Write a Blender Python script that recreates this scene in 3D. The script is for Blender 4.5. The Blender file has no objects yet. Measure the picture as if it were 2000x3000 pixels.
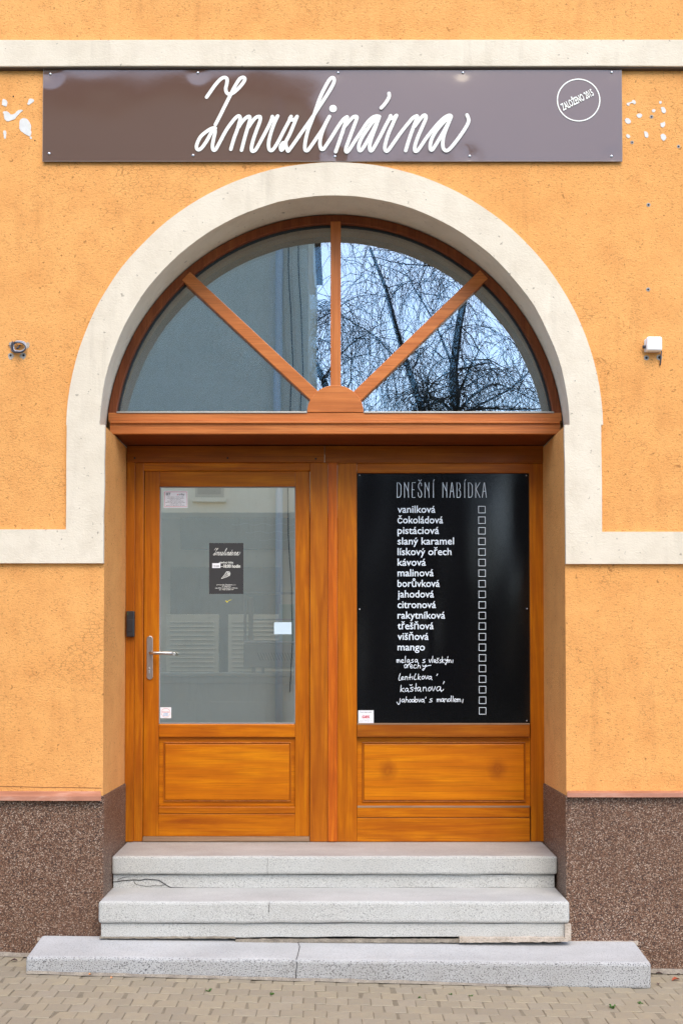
import bpy, bmesh, math, random
from mathutils import Vector, Matrix, noise
random.seed(7)
R_ = math.radians
C = bpy.context.scene.collection
scene = bpy.context.scene

# ------------------------------------------------------------------ camera, sky, sun, exposure
FPX, PITCH, EYE, DIST = 3200.0, R_(1.5), 1.56, 5.684      # focal length in photo pixels, metres
HOR = 1943.0
CYP = HOR - FPX * math.tan(PITCH)
CXP = 980.0
cam_d = bpy.data.cameras.new('camera'); cam = bpy.data.objects.new('camera', cam_d); C.objects.link(cam)
cam_d.sensor_fit = 'VERTICAL'; cam_d.sensor_height = 36.0; cam_d.lens = FPX / 3000 * 36
cam_d.shift_x = (1000 - CXP) / 3000; cam_d.shift_y = (CYP - 1500) / 3000
cam_d.clip_start = 0.05; cam_d.clip_end = 2000
cam.location = (0, -DIST, EYE); cam.rotation_euler = (R_(90) + PITCH, 0, 0)
scene.camera = cam

SUN_EL, SUN_AZ = R_(52), R_(180 - 8)     # the sun stands behind the camera, veiled
world = bpy.data.worlds.new('World'); scene.world = world; world.use_nodes = True
nt = world.node_tree; bg = nt.nodes['Background']
sky = nt.nodes.new('ShaderNodeTexSky'); sky.sky_type = 'NISHITA'; sky.sun_disc = False
sky.sun_elevation = SUN_EL; sky.sun_rotation = SUN_AZ; sky.air_density = 1.0; sky.dust_density = 1.1; sky.ozone_density = 1.6
nt.links.new(sky.outputs[0], bg.inputs[0]); bg.inputs[1].default_value = 0.15
sun_d = bpy.data.lights.new('sun', 'SUN'); sun_d.energy = 0.92; sun_d.angle = R_(45); sun_d.color = (1.0, 0.85, 0.62)
sun = bpy.data.objects.new('sun', sun_d); C.objects.link(sun); sun.location = (0, -10, 15)
sdir = Vector((math.sin(SUN_AZ) * math.cos(SUN_EL), math.cos(SUN_AZ) * math.cos(SUN_EL), math.sin(SUN_EL)))
sun.rotation_euler = sdir.to_track_quat('Z', 'Y').to_euler()
scene.view_settings.view_transform = 'Standard'; scene.view_settings.look = 'None'
scene.view_settings.exposure = 1.54; scene.view_settings.gamma = 1.0; scene.view_settings.use_curve_mapping = False
scene.cycles.use_denoising = True; scene.cycles.denoising_input_passes = 'RGB_ALBEDO_NORMAL'; scene.cycles.denoising_prefilter = 'NONE'
scene.cycles.max_bounces = 10; scene.cycles.transparent_max_bounces = 16

# ------------------------------------------------------------------ measuring: photo pixel + known depth -> metres
def P(px, py, y=0.0):
    u, v = px - CXP, -(py - CYP)
    dy = FPX * math.cos(PITCH) - v * math.sin(PITCH)
    dz = FPX * math.sin(PITCH) + v * math.cos(PITCH)
    t = (y + DIST) / dy
    return (u * t, EYE + dz * t)
def rect(x0, y0, x1, y1, y):
    m = (y0 + y1) / 2
    return P(x0, m, y)[0], P(980, y1, y)[1], P(x1, m, y)[0], P(980, y0, y)[1]   # X0,Z0,X1,Z1
_l, _r = P(0, 2798, 0), P(2000, 2849, 0)
GB = (_r[1] - _l[1]) / (_r[0] - _l[0]); GA = _l[1] - GB * _l[0]
def zg(x): return GA + GB * x
def G(px, py):
    u, v = px - CXP, -(py - CYP)
    d = Vector((u, FPX * math.cos(PITCH) - v * math.sin(PITCH), FPX * math.sin(PITCH) + v * math.cos(PITCH)))
    t = (GA - EYE) / (d.z - GB * d.x)
    return d.x * t, -DIST + d.y * t

# ------------------------------------------------------------------ object helpers
def tag(o, label=None, cat=None, group=None, kind=None):
    if label: o['label'] = label
    if cat: o['category'] = cat
    if group: o['group'] = group
    if kind: o['kind'] = kind
    return o
def thing(name, loc, label, cat, group=None):
    o = bpy.data.objects.new(name, None); C.objects.link(o); o.location = loc; o.empty_display_size = 0.1
    return tag(o, label, cat, group)
WLOC = {}
def wl(o): return Vector(WLOC.get(o.name, o.location)) if o else Vector((0, 0, 0))
def link_mesh(name, me, parent, center, mat=None):
    o = bpy.data.objects.new(name, me); C.objects.link(o)
    if mat and not me.materials: me.materials.append(mat)
    if parent:
        o.parent = parent; o.location = Vector(center) - wl(parent)
    else: o.location = center
    WLOC[o.name] = Vector(center)
    return o
def mesh(name, verts, faces, mat, parent=None, bevel=0, smooth=False, fix=True, seg=2):
    vs = [Vector(v) for v in verts]
    lo = Vector([min(v[i] for v in vs) for i in range(3)]); hi = Vector([max(v[i] for v in vs) for i in range(3)])
    c = (lo + hi) / 2
    me = bpy.data.meshes.new(name); me.from_pydata([v - c for v in vs], [], faces)
    if fix:
        bm = bmesh.new(); bm.from_mesh(me); bmesh.ops.recalc_face_normals(bm, faces=bm.faces); bm.to_mesh(me); bm.free()
    if smooth:
        for p in me.polygons: p.use_smooth = True
    o = link_mesh(name, me, parent, c, mat)
    if bevel:
        b = o.modifiers.new('bevel', 'BEVEL'); b.width = bevel; b.segments = seg; b.limit_method = 'ANGLE'; b.angle_limit = R_(40)
        b.harden_normals = False
    return o
def boxv(x0, y0, z0, x1, y1, z1, base=0):
    v = [(x0, y0, z0), (x1, y0, z0), (x1, y1, z0), (x0, y1, z0), (x0, y0, z1), (x1, y0, z1), (x1, y1, z1), (x0, y1, z1)]
    f = [(0, 3, 2, 1), (4, 5, 6, 7), (0, 1, 5, 4), (1, 2, 6, 5), (2, 3, 7, 6), (3, 0, 4, 7)]
    return v, [tuple(i + base for i in q) for q in f]
def box(name, x0, y0, z0, x1, y1, z1, mat, parent=None, bevel=0.002, **k):
    v, f = boxv(x0, y0, z0, x1, y1, z1)
    return mesh(name, v, f, mat, parent, bevel, **k)
def pbox(name, px0, py0, px1, py1, yf, yb, mat, parent=None, bevel=0.002, **k):
    X0, Z0, X1, Z1 = rect(px0, py0, px1, py1, yf)
    return box(name, X0, yf, Z0, X1, yb, Z1, mat, parent, bevel, **k)
def multibox(name, boxes, mat, parent=None, bevel=0):
    V, F = [], []
    for b in boxes:
        v, f = boxv(*b, base=len(V)); V += v; F += f
    return mesh(name, V, F, mat, parent, bevel)
def slab(name, pts, quads, yf, yb, mat, parent=None, bevel=0):
    """a patch of (x,z) polygons given thickness from yf to yb"""
    n = len(pts)
    V = [(p[0], yf, p[1]) for p in pts] + [(p[0], yb, p[1]) for p in pts]
    F = [tuple(q) for q in quads] + [tuple(i + n for i in reversed(q)) for q in quads]
    cnt = {}
    for q in quads:
        for a, b in zip(q, q[1:] + q[:1]):
            cnt[(min(a, b), max(a, b))] = cnt.get((min(a, b), max(a, b)), 0) + 1
    for q in quads:
        for a, b in zip(q, q[1:] + q[:1]):
            if cnt[(min(a, b), max(a, b))] == 1: F.append((b, a, a + n, b + n))
    return mesh(name, V, F, mat, parent, bevel)
def poly_slab(name, pts, yf, yb, mat, parent=None, bevel=0):
    return slab(name, pts, [list(range(len(pts)))], yf, yb, mat, parent, bevel)
def tube(name, pts, r, mat, parent=None, n=8, caps=True):
    V, F = [], []
    pts = [Vector(p) for p in pts]
    for i, p in enumerate(pts):
        d = (pts[min(i + 1, len(pts) - 1)] - pts[max(i - 1, 0)]).normalized()
        a = d.orthogonal().normalized() if i == 0 else (prev - d * prev.dot(d)).normalized()
        prev = a; b = d.cross(a)
        rr = r[i] if isinstance(r, (list, tuple)) else r
        for k in range(n):
            t = 2 * math.pi * k / n; V.append(p + (a * math.cos(t) + b * math.sin(t)) * rr)
        if i:
            for k in range(n):
                F.append(((i - 1) * n + k, (i - 1) * n + (k + 1) % n, i * n + (k + 1) % n, i * n + k))
    if caps:
        F.append(tuple(range(n))); F.append(tuple((len(pts) - 1) * n + k for k in range(n)))
    if name is None: return V, F
    return mesh(name, V, F, mat, parent, smooth=True)
def disc(cx, cz, r, n=16): return [(cx + r * math.cos(2 * math.pi * k / n), cz + r * math.sin(2 * math.pi * k / n)) for k in range(n)]
def dome(name, cx, cz, y, r, h, mat, parent, n=12, rings=3):
    V, F = [], []
    for j in range(rings + 1):
        t = j / (rings + .0) * math.pi / 2; rr = r * math.cos(t); yy = y - h * math.sin(t)
        if j == rings: V.append((cx, yy, cz)); break
        V += [(cx + rr * math.cos(2 * math.pi * k / n), yy, cz + rr * math.sin(2 * math.pi * k / n)) for k in range(n)]
    for j in range(rings - 1):
        for k in range(n): F.append((j * n + k, j * n + (k + 1) % n, (j + 1) * n + (k + 1) % n, (j + 1) * n + k))
    for k in range(n): F.append(((rings - 1) * n + k, (rings - 1) * n + (k + 1) % n, len(V) - 1))
    return mesh(name, V, F, mat, parent, smooth=True)
def smooth_path(p, k=5):
    out = []
    for i in range(len(p) - 1):
        a, b, c, d = p[max(i - 1, 0)], p[i], p[i + 1], p[min(i + 2, len(p) - 1)]
        for j in range(k):
            t = j / k
            out.append(tuple(0.5 * ((2 * b[m]) + (-a[m] + c[m]) * t + (2 * a[m] - 5 * b[m] + 4 * c[m] - d[m]) * t * t + (-a[m] + 3 * b[m] - 3 * c[m] + d[m]) * t ** 3) for m in (0, 1)))
    out.append(tuple(p[-1])); return out
def ribbon_geo(paths, w, y, dy=3e-5, curve=5, V=None, F=None):
    """flat pen strokes in (x,z); each little piece a hair in front of the last so no two share a plane"""
    V = [] if V is None else V; F = [] if F is None else F
    k = [0]
    def add(poly):
        k[0] += 1; yy = y - dy * k[0]; b = len(V)
        V.extend((q[0], yy, q[1]) for q in poly); F.append(tuple(range(b, b + len(poly))))
    for path in paths:
        p = smooth_path(path, curve) if curve > 1 and len(path) > 2 else [tuple(q) for q in path]
        L = []; Rr = []
        for i in range(len(p)):
            a = Vector(p[max(i - 1, 0)]); b = Vector(p[min(i + 1, len(p) - 1)]); d = (b - a)
            d = d.normalized() if d.length else Vector((1, 0)); nn = Vector((-d.y, d.x)) * w / 2
            L.append(Vector(p[i]) + nn); Rr.append(Vector(p[i]) - nn)
        add(disc(p[0][0], p[0][1], w / 2, 10))
        for i in range(len(p) - 1):
            k[0] += 1; b = len(V); y1, y2 = y - dy * k[0], y - dy * (k[0] + 1)
            V.extend([(L[i].x, y1, L[i].y), (Rr[i].x, y1, Rr[i].y), (Rr[i + 1].x, y2, Rr[i + 1].y), (L[i + 1].x, y2, L[i + 1].y)])
            F.append((b, b + 1, b + 2, b + 3))
            if i % 2: add(disc(p[i + 1][0], p[i + 1][1], w / 2, 8))
        add(disc(p[-1][0], p[-1][1], w / 2, 10))
    return V, F
def strokes(name, paths, w, y, mat, parent, dy=3e-5, curve=5):
    V, F = ribbon_geo(paths, w, y, dy, curve)
    return mesh(name, V, F, mat, parent)
def text(name, body, px0, px1, base, xh, y, mat, parent, bold=0.0, sq=True):
    """lettering between photo columns px0..px1 on baseline row, xh = height of a capital in photo pixels"""
    cu = bpy.data.curves.new('t', 'FONT'); cu.body = body; cu.offset = bold; cu.resolution_u = 3
    ob = bpy.data.objects.new('t', cu); C.objects.link(ob)
    dg = bpy.context.evaluated_depsgraph_get(); me = bpy.data.meshes.new_from_object(ob.evaluated_get(dg))
    bpy.data.objects.remove(ob); me.name = name
    xs = [v.co.x for v in me.vertices]
    if not xs: return None
    x0, x1 = min(xs), max(xs)
    X0, Z = P(px0, base, y); X1 = P(px1, base, y)[0]
    s = (P(980, base - xh, y)[1] - Z) / 0.682; sx = (X1 - X0) / (x1 - x0)
    c = Vector(((X0 + X1) / 2, y, Z))
    for v in me.vertices:
        v.co = Vector((X0 + (v.co.x - x0) * sx, y, Z + v.co.y * s)) - c
    me.materials.clear(); me.materials.append(mat)
    return link_mesh(name, me, parent, c)

# ------------------------------------------------------------------ materials
def M(name, col=(.5, .5, .5), rough=.6, spec=.5, metal=0, coat=0, coat_rough=.1, coat_ior=1.5):
    m = bpy.data.materials.new(name); m.use_nodes = True; b = m.node_tree.nodes['Principled BSDF']
    b.inputs['Base Color'].default_value = (*col, 1); b.inputs['Roughness'].default_value = rough
    b.inputs['Specular IOR Level'].default_value = spec; b.inputs['Metallic'].default_value = metal
    b.inputs['Coat Weight'].default_value = coat; b.inputs['Coat Roughness'].default_value = coat_rough; b.inputs['Coat IOR'].default_value = coat_ior
    return m
class N:
    def __init__(s, m): s.m = m; s.t = m.node_tree; s.b = s.t.nodes['Principled BSDF']
    def new(s, k, **kw):
        n = s.t.nodes.new(k)
        for a, v in kw.items(): setattr(n, a, v)
        return n
    def l(s, a, b): s.t.links.new(a, b)
    def coord(s, scale=(1, 1, 1), rnd=False, kind='Object'):
        tc = s.new('ShaderNodeTexCoord'); mp = s.new('ShaderNodeMapping'); mp.inputs['Scale'].default_value = scale
        if rnd:
            oi = s.new('ShaderNodeObjectInfo'); mu = s.new('ShaderNodeVectorMath', operation='MULTIPLY_ADD')
            cx = s.new('ShaderNodeCombineXYZ')
            for i in range(3): s.l(oi.outputs['Random'], cx.inputs[i])
            mu.inputs[1].default_value = (37, 53, 71); s.l(cx.outputs[0], mu.inputs[0]); s.l(tc.outputs[kind], mu.inputs[2]); s.l(mu.outputs[0], mp.inputs[0])
        else: s.l(tc.outputs[kind], mp.inputs[0])
        return mp.outputs[0]
    def noise(s, co, scale, detail=4, rough=.55, dist=0.):
        n = s.new('ShaderNodeTexNoise'); n.inputs['Scale'].default_value = scale; n.inputs['Detail'].default_value = detail
        n.inputs['Roughness'].default_value = rough; n.inputs['Distortion'].default_value = dist; s.l(co, n.inputs[0]); return n.outputs[0]
    def vor(s, co, scale, feature='F1', rnd=1.):
        n = s.new('ShaderNodeTexVoronoi', feature=feature); n.inputs['Scale'].default_value = scale; n.inputs['Randomness'].default_value = rnd; s.l(co, n.inputs[0]); return n
    def ramp(s, f, stops):
        r = s.new('ShaderNodeValToRGB'); e = r.color_ramp.elements
        while len(e) < len(stops): e.new(.5)
        for i, (p, c) in enumerate(stops):
            e[i].position = p; e[i].color = (*c, 1) if len(c) == 3 else c
        s.l(f, r.inputs[0]); return r.outputs[0]
    def mix(s, f, a, b, mode='MIX'):
        n = s.new('ShaderNodeMix', data_type='RGBA', blend_type=mode)
        for sk, v in ((n.inputs[0], f), (n.inputs[6], a), (n.inputs[7], b)):
            if hasattr(v, 'is_linked'): s.l(v, sk)
            elif isinstance(v, (int, float)): sk.default_value = v
            else: sk.default_value = (*v, 1)
        return n.outputs[2]
    def math(s, op, a, b):
        n = s.new('ShaderNodeMath', operation=op)
        for sk, v in ((n.inputs[0], a), (n.inputs[1], b)):
            if hasattr(v, 'is_linked'): s.l(v, sk)
            else: sk.default_value = v
        return n.outputs[0]
    def col(s, c): s.l(c, s.b.inputs['Base Color'])
    def bump(s, h, strength, dist=.01, prev=None):
        n = s.new('ShaderNodeBump'); n.inputs['Strength'].default_value = strength; n.inputs['Distance'].default_value = dist
        s.l(h, n.inputs['Height'])
        if prev: s.l(prev, n.inputs['Normal'])
        s.l(n.outputs[0], s.b.inputs['Normal']); return n.outputs[0]
g = lambda v: (v, v, v)

def plaster(name, a, b, stain, bump=.6, scale=95, speck=True, dirt=.35, drip=.28):
    m = M(name, rough=.9, spec=.2); n = N(m); co = n.coord()
    big = n.noise(co, 1.3, 5, .6); mid = n.noise(co, 7, 4, .6); fine = n.noise(n.coord((1, 1, 1.7)), scale, 3, .6, 1.0)
    c = n.ramp(big, [(.3, a), (.7, b)])
    c = n.mix(n.ramp(mid, [(.42, g(0)), (.75, g(dirt))]), c, stain)
    run = n.noise(n.coord((1, 1, .10)), 16, 4, .65); where = n.noise(co, 1.9, 3, .6)      # faint rain runs
    c = n.mix(n.math('MULTIPLY', n.ramp(run, [(.50, g(0)), (.72, g(drip))]), n.ramp(where, [(.42, g(0)), (.62, g(1))])), c, tuple(x * .72 for x in stain))
    nick = n.ramp(n.noise(co, 38, 2, .5), [(.255, g(.7)), (.285, g(0))])
    c = n.mix(nick, c, tuple(x * .5 for x in stain))
    if speck:                                                   # micro-shadow of the floated pits painted into the colour, with slight cavity dirt
        pit = n.ramp(fine, [(.30, g(1)), (.44, g(0))])
        patch = n.ramp(n.noise(co, 3.1, 3, .6), [(.3, g(.35)), (.7, g(.95))])
        c = n.mix(n.math('MULTIPLY', pit, patch), c, tuple(x * .52 for x in stain))
        crack = n.ramp(n.vor(n.coord((1, 1, 2.2)), 26, 'DISTANCE_TO_EDGE').outputs[0], [(0, g(.75)), (.045, g(0))])
        c = n.mix(n.math('MULTIPLY', crack, n.ramp(n.noise(co, 2.3, 5, .7, 1), [(.52, g(0)), (.64, g(1))])), c, tuple(x * .45 for x in stain))
    n.col(c)
    bp = n.bump(fine, bump, .006); n.bump(mid, .25, .01, bp)
    return m
m_orange = plaster('orange_plaster', (.80, .375, .115), (.86, .425, .140), (.62, .25, .070), bump=.85, dirt=.38)
m_jamb = m_orange
m_white = plaster('cream_trim', (.69, .61, .485), (.755, .675, .55), (.56, .48, .37), bump=.38, scale=60, speck=False, dirt=.45, drip=.30)
m_lining = m_white
def mix_pebble():
    m = M('pebble_dash', rough=.55, spec=.5); n = N(m); co = n.coord()
    v = n.vor(co, 240); s = n.new('ShaderNodeSeparateColor'); n.l(v.outputs['Color'], s.inputs[0])
    c = n.ramp(s.outputs[0], [(0, (.012, .008, .008)), (.24, (.050, .022, .014)), (.45, (.12, .052, .028)), (.62, (.18, .088, .048)), (.80, (.24, .145, .095)), (.92, (.36, .26, .19)), (1, (.55, .45, .37))])
    c.node.color_ramp.interpolation = 'LINEAR'
    big = n.noise(co, 2.2, 4, .6)
    c = n.mix(n.ramp(big, [(.35, g(0)), (.75, g(.45))]), c, (.105, .048, .022))
    n.col(c); n.bump(v.outputs['Distance'], -.8, .004)
    return m
m_pebble = mix_pebble()
def granite(name, base, dark, scale, amount, stain=.3, tread=((.36, .355, .345), (.48, .475, .46))):
    m = M(name, rough=.8, spec=.3); n = N(m); co = n.coord((1, 1, 1), True)
    sp = n.noise(co, scale, 2, .7); sp2 = n.noise(co, scale * .45, 3, .6)
    c = n.ramp(sp, [(.5 - amount, dark), (.5 - amount * .25, base), (.62, base), (.7, tuple(min(1, x * 1.35) for x in base))])
    c = n.mix(n.ramp(n.noise(co, 2.6, 5, .65), [(.38, g(0)), (.78, g(stain))]), c, tuple(x * f for x, f in zip(base, (.62, .56, .50))))
    c = n.mix(n.ramp(sp2, [(.2, g(.5)), (.42, g(0))]), c, tuple(x * .7 for x in base))
    ge = n.new('ShaderNodeNewGeometry'); sx = n.new('ShaderNodeSeparateXYZ'); n.l(ge.outputs['Normal'], sx.inputs[0])
    up = n.ramp(sx.outputs[2], [(.62, g(0)), (.9, g(1))])
    worn = n.ramp(n.noise(n.coord((.6, 1, 1), True), 5, 4, .6), [(.3, tread[0]), (.7, tread[1])])
    c = n.mix(n.math('MULTIPLY', up, .66), c, worn)
    n.col(c); n.bump(sp, .5, .003)
    return m
m_gran_light = granite('pale_granite', (.53, .525, .495), (.20, .20, .19), 215, .15)
m_gran_top = granite('worn_granite', (.51, .505, .47), (.20, .20, .20), 215, .15, .3, ((.27, .23, .21), (.40, .37, .355)))
m_gran_coarse = granite('coarse_granite', (.44, .44, .435), (.045, .045, .05), 165, .135, .55, ((.39, .385, .38), (.52, .515, .505)))
def wood(name, axis, light, mid, dark, rough=.38, knots=False, fig=1.0, coat=.08):
    m = M(name, rough=rough, spec=.2, coat=coat, coat_rough=.18); n = N(m)
    k = {'X': (.09, 1, 1), 'Z': (1, 1, .09)}[axis]
    co = n.coord(k, True)
    a = n.noise(co, 15 * fig, 6, .68, 1.1); f = n.noise(n.coord(tuple(x * x * 2.2 if x < 1 else 1 for x in k), True), 150, 3, .65)
    w = n.new('ShaderNodeTexWave', wave_type='BANDS', bands_direction='DIAGONAL'); w.inputs['Scale'].default_value = 9 * fig
    w.inputs['Distortion'].default_value = 7; w.inputs['Detail'].default_value = 3; w.inputs['Detail Scale'].default_value = .7; n.l(co, w.inputs[0])
    c = n.ramp(a, [(.25, dark), (.5, mid), (.74, light)])
    c = n.mix(n.ramp(w.outputs[1], [(0, g(.5)), (.5, g(0))]), c, tuple((x + y) / 2 for x, y in zip(dark, mid)))
    c = n.mix(n.ramp(f, [(.30, g(.7)), (.52, g(0))]), c, tuple(x * .55 for x in mid))
    c = n.mix(n.ramp(n.noise(n.coord((1, 1, 1), True), 4.5, 3, .6), [(.42, g(0)), (.8, g(.40))]), c, dark)
    oi = n.new('ShaderNodeObjectInfo'); tint = n.ramp(oi.outputs['Random'], [(0, g(.86)), (1, (1.0, 1.0, 1.0))])
    c = n.mix(1.0, c, tint, 'MULTIPLY')
    n.col(c); n.bump(f, .12, .001)
    return m
WL, WM_, WD = (.66, .220, .003), (.52, .145, .002), (.30, .062, .003)
m_woodz = wood('oak_upright', 'Z', WL, WM_, WD)
m_woodx = wood('oak_crosswise', 'X', WL, WM_, WD)
m_woodp = wood('oak_panel', 'X', (.70, .245, .003), (.56, .160, .002), (.36, .082, .003), fig=.7)
def add_knots(m, spots):
    n = N(m); src = n.b.inputs['Base Color'].links[0].from_socket; ge = n.new('ShaderNodeNewGeometry'); c = src
    for (x, z, rr) in spots:
        sb = n.new('ShaderNodeVectorMath', operation='SUBTRACT'); sb.inputs[1].default_value = (x, 0, z); n.l(ge.outputs['Position'], sb.inputs[0])
        sc = n.new('ShaderNodeVectorMath', operation='MULTIPLY'); sc.inputs[1].default_value = (1, 0, .8); n.l(sb.outputs[0], sc.inputs[0])
        ln = n.new('ShaderNodeVectorMath', operation='LENGTH'); n.l(sc.outputs[0], ln.inputs[0])
        wob_ = n.math('ADD', ln.outputs['Value'], n.math('MULTIPLY', n.noise(n.coord((1, 1, 1)), 30, 3), .03))
        f = n.ramp(wob_, [(.012, g(.95)), (.022, g(.35)), (.030, g(.6)), (.045 + rr, g(.0))])
        c = n.mix(f, c, (.20, .040, .004))
    n.col(c)
m_woodr = wood('oak_reddish_upright', 'Z', (.60, .195, .006), (.46, .128, .005), (.28, .060, .004))
m_woodrx = wood('oak_reddish_crosswise', 'X', (.46, .145, .006), (.34, .092, .005), (.20, .044, .005))
m_woodk = wood('oak_panel_knotty', 'X', (.70, .245, .003), (.56, .160, .002), (.36, .082, .003), fig=.6)
add_knots(m_woodk, [(P(1136, 2257, .606)[0], P(1136, 2257, .606)[1], .03), (P(1456, 2253, .606)[0], P(1456, 2253, .606)[1], .035)])
m_bead = wood('larch_bead', 'Z', (.66, .20, .012), (.56, .125, .008), (.34, .060, .006), fig=1.6)
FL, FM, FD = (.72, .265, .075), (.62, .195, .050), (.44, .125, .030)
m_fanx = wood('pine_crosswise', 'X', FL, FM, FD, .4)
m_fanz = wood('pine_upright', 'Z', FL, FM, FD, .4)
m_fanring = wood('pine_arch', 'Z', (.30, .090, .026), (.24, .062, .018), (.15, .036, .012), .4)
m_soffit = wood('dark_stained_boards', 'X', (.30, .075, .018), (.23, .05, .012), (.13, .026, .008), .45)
m_grey_wood = wood('weathered_wood', 'X', (.50, .33, .20), (.36, .22, .13), (.22, .12, .07), .7, coat=0)

def glassmat(name, f, bump=0, tint=(.80, .86, .85), bscale=1.2, gcol=(.97, 1, .95)):
    m = bpy.data.materials.new(name); m.use_nodes = True; t = m.node_tree; t.nodes.remove(t.nodes['Principled BSDF'])
    out = t.nodes['Material Output']; tr = t.nodes.new('ShaderNodeBsdfTransparent'); gl = t.nodes.new('ShaderNodeBsdfGlossy')
    tr.inputs[0].default_value = (*tint, 1); gl.inputs[0].default_value = (*gcol, 1); gl.inputs['Roughness'].default_value = 0.0
    mx = t.nodes.new('ShaderNodeMixShader'); fr = t.nodes.new('ShaderNodeFresnel'); fr.inputs[0].default_value = 1.5
    mr = t.nodes.new('ShaderNodeMath'); mr.operation = 'MULTIPLY_ADD'; mr.inputs[1].default_value = 1.0; mr.inputs[2].default_value = f - .04; mr.use_clamp = True
    t.links.new(fr.outputs[0], mr.inputs[0]); t.links.new(mr.outputs[0], mx.inputs[0]); t.links.new(tr.outputs[0], mx.inputs[1]); t.links.new(gl.outputs[0], mx.inputs[2])
    t.links.new(mx.outputs[0], out.inputs[0])
    if bump:
        tc = t.nodes.new('ShaderNodeTexCoord'); nz = t.nodes.new('ShaderNodeTexNoise'); nz.inputs['Scale'].default_value = bscale; nz.inputs['Detail'].default_value = 1.5
        bp = t.nodes.new('ShaderNodeBump'); bp.inputs['Strength'].default_value = 1; bp.inputs['Distance'].default_value = bump
        t.links.new(tc.outputs['Object'], nz.inputs[0]); t.links.new(nz.outputs[0], bp.inputs['Height'])
        for s in (gl, fr): t.links.new(bp.outputs[0], s.inputs['Normal'])
    return m
m_glass = glassmat('fanlight_glass', .34, .00025, bscale=2, gcol=(.86, .95, 1.0))
m_glass2 = glassmat('fanlight_glass_inner', .24, .0006, bscale=2.2, gcol=(.50, .76, 1.0))
m_dglass = glassmat('door_glass', .48, .0004, gcol=(1, 1, .90), tint=(.86, .90, .88))
m_steel = M('satin_steel', (.50, .47, .46), .34, .5, 1.0)
m_screw = M('zinc_screw', (.62, .63, .66), .3, .5, 1.0)
m_black = M('black_plastic', (.022, .023, .027), .38)
m_whitep = M('white_plastic', (.86, .87, .88), .4)
m_wlet = M('white_vinyl', (.86, .86, .79), .5)
m_blet = M('pale_print', (.74, .82, .90), .45)
m_hand = M('chalk_marker', (.85, .92, 1.0), .6)
m_poster = M('poster_black', (.028, .026, .026), .5)
m_ink = M('black_ink', (.03, .03, .035), .6)
m_red = M('red_ink', (.60, .03, .07), .5)
m_blue = M('blue_ink', (.10, .35, .65), .5)
m_paper = M('white_paper', (.82, .82, .84), .5)
m_bluepaper = M('pale_blue_paper', (.55, .68, .76), .5)
m_yellow = M('yellow_residue', (.65, .55, .05), .7)
m_hole = M('dark_hole', (.02, .017, .015), .9)
m_gap = M('dark_gap', (.012, .010, .009), .9)
m_gasket = M('black_gasket', (.02, .022, .022), .6)
m_alu = M('glazing_bead_metal', (.42, .40, .36), .45, .5, .7)
m_cable = M('cable_black', (.05, .05, .065), .4)
m_cable2 = M('cable_grey', (.42, .44, .50), .4)
m_plug = M('grey_wall_plug', (.34, .33, .31), .7)
m_green = M('weed_green', (.07, .17, .025), .6)
m_leaf_r = M('dry_red_leaf', (.32, .06, .02), .7)
m_leaf_b = M('dark_dead_leaf', (.10, .06, .05), .7)
m_leaf_o = M('orange_petal', (.80, .30, .08), .7)
def filler():
    m = M('white_filler', rough=.8, spec=.2); n = N(m); co = n.coord(); n.col(n.ramp(n.noise(co, 30, 3), [(.3, (.60, .60, .57)), (.7, (.72, .71, .69))])); n.bump(n.noise(co, 60, 3), .3, .004); return m
m_filler = filler()
def copper():
    m = M('painted_flashing', rough=.42, spec=.5); n = N(m); co = n.coord((.3, 1, 1)); n.col(n.ramp(n.noise(co, 14, 5, .65), [(.3, (.30, .125, .075)), (.55, (.42, .185, .115)), (.75, (.55, .33, .25))])); return m
m_copper = copper()
def signmat():
    m = M('brown_enamel', (.098, .044, .026), .55, .2, coat=1, coat_rough=.11, coat_ior=1.70); n = N(m)
    co = n.coord((.5, 1, 3)); n.l(n.ramp(n.noise(co, 60, 3), [(.3, g(.035)), (.7, g(.07))]), n.b.inputs['Coat Roughness']); return m
m_sign = signmat()
def boardmat():
    m = M('black_gloss_board', (.004, .004, .005), .13, .38); n = N(m); co = n.coord(); n.bump(n.noise(co, 420, 2), .10, .0006); return m
m_board = boardmat()
def pavermat():
    m = M('concrete_paver', rough=.88, spec=.25); n = N(m)
    oi = n.new('ShaderNodeObjectInfo'); w = n.coord((1, 1, 1), True)
    c = n.ramp(oi.outputs['Random'], [(0, (.29, .248, .178)), (.35, (.32, .272, .19)), (.7, (.35, .295, .20)), (1, (.33, .285, .21))])
    c = n.mix(n.ramp(n.noise(w, 22, 4, .65), [(.35, g(0)), (.75, g(.5))]), c, (.27, .23, .185))
    c = n.mix(n.ramp(n.noise(w, 420, 2, .7), [(.3, g(.55)), (.48, g(0))]), c, (.19, .165, .135))
    n.col(c); n.bump(n.noise(w, 300, 3), .45, .003); return m
m_paver = pavermat()
def groundmat(name, a, b, s1=8, s2=200):
    m = M(name, rough=.95, spec=.15); n = N(m); co = n.coord()
    c = n.ramp(n.noise(co, s1, 5, .65), [(.3, a), (.7, b)]); c = n.mix(n.ramp(n.noise(co, s2, 2), [(.35, g(.5)), (.5, g(0))]), c, tuple(x * .5 for x in a))
    n.col(c); n.bump(n.noise(co, s2, 3), .6, .004); return m
m_sand = groundmat('joint_sand', (.19, .16, .115), (.27, .23, .165), 9, 260)
m_dirt = groundmat('dirt_and_mortar', (.20, .17, .14), (.38, .33, .26), 22, 160)
m_mortar = groundmat('beige_mortar', (.40, .33, .26), (.58, .50, .42), 20, 150)
m_asphalt = groundmat('asphalt', (.045, .045, .046), (.07, .07, .07), 3, 120)
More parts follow.
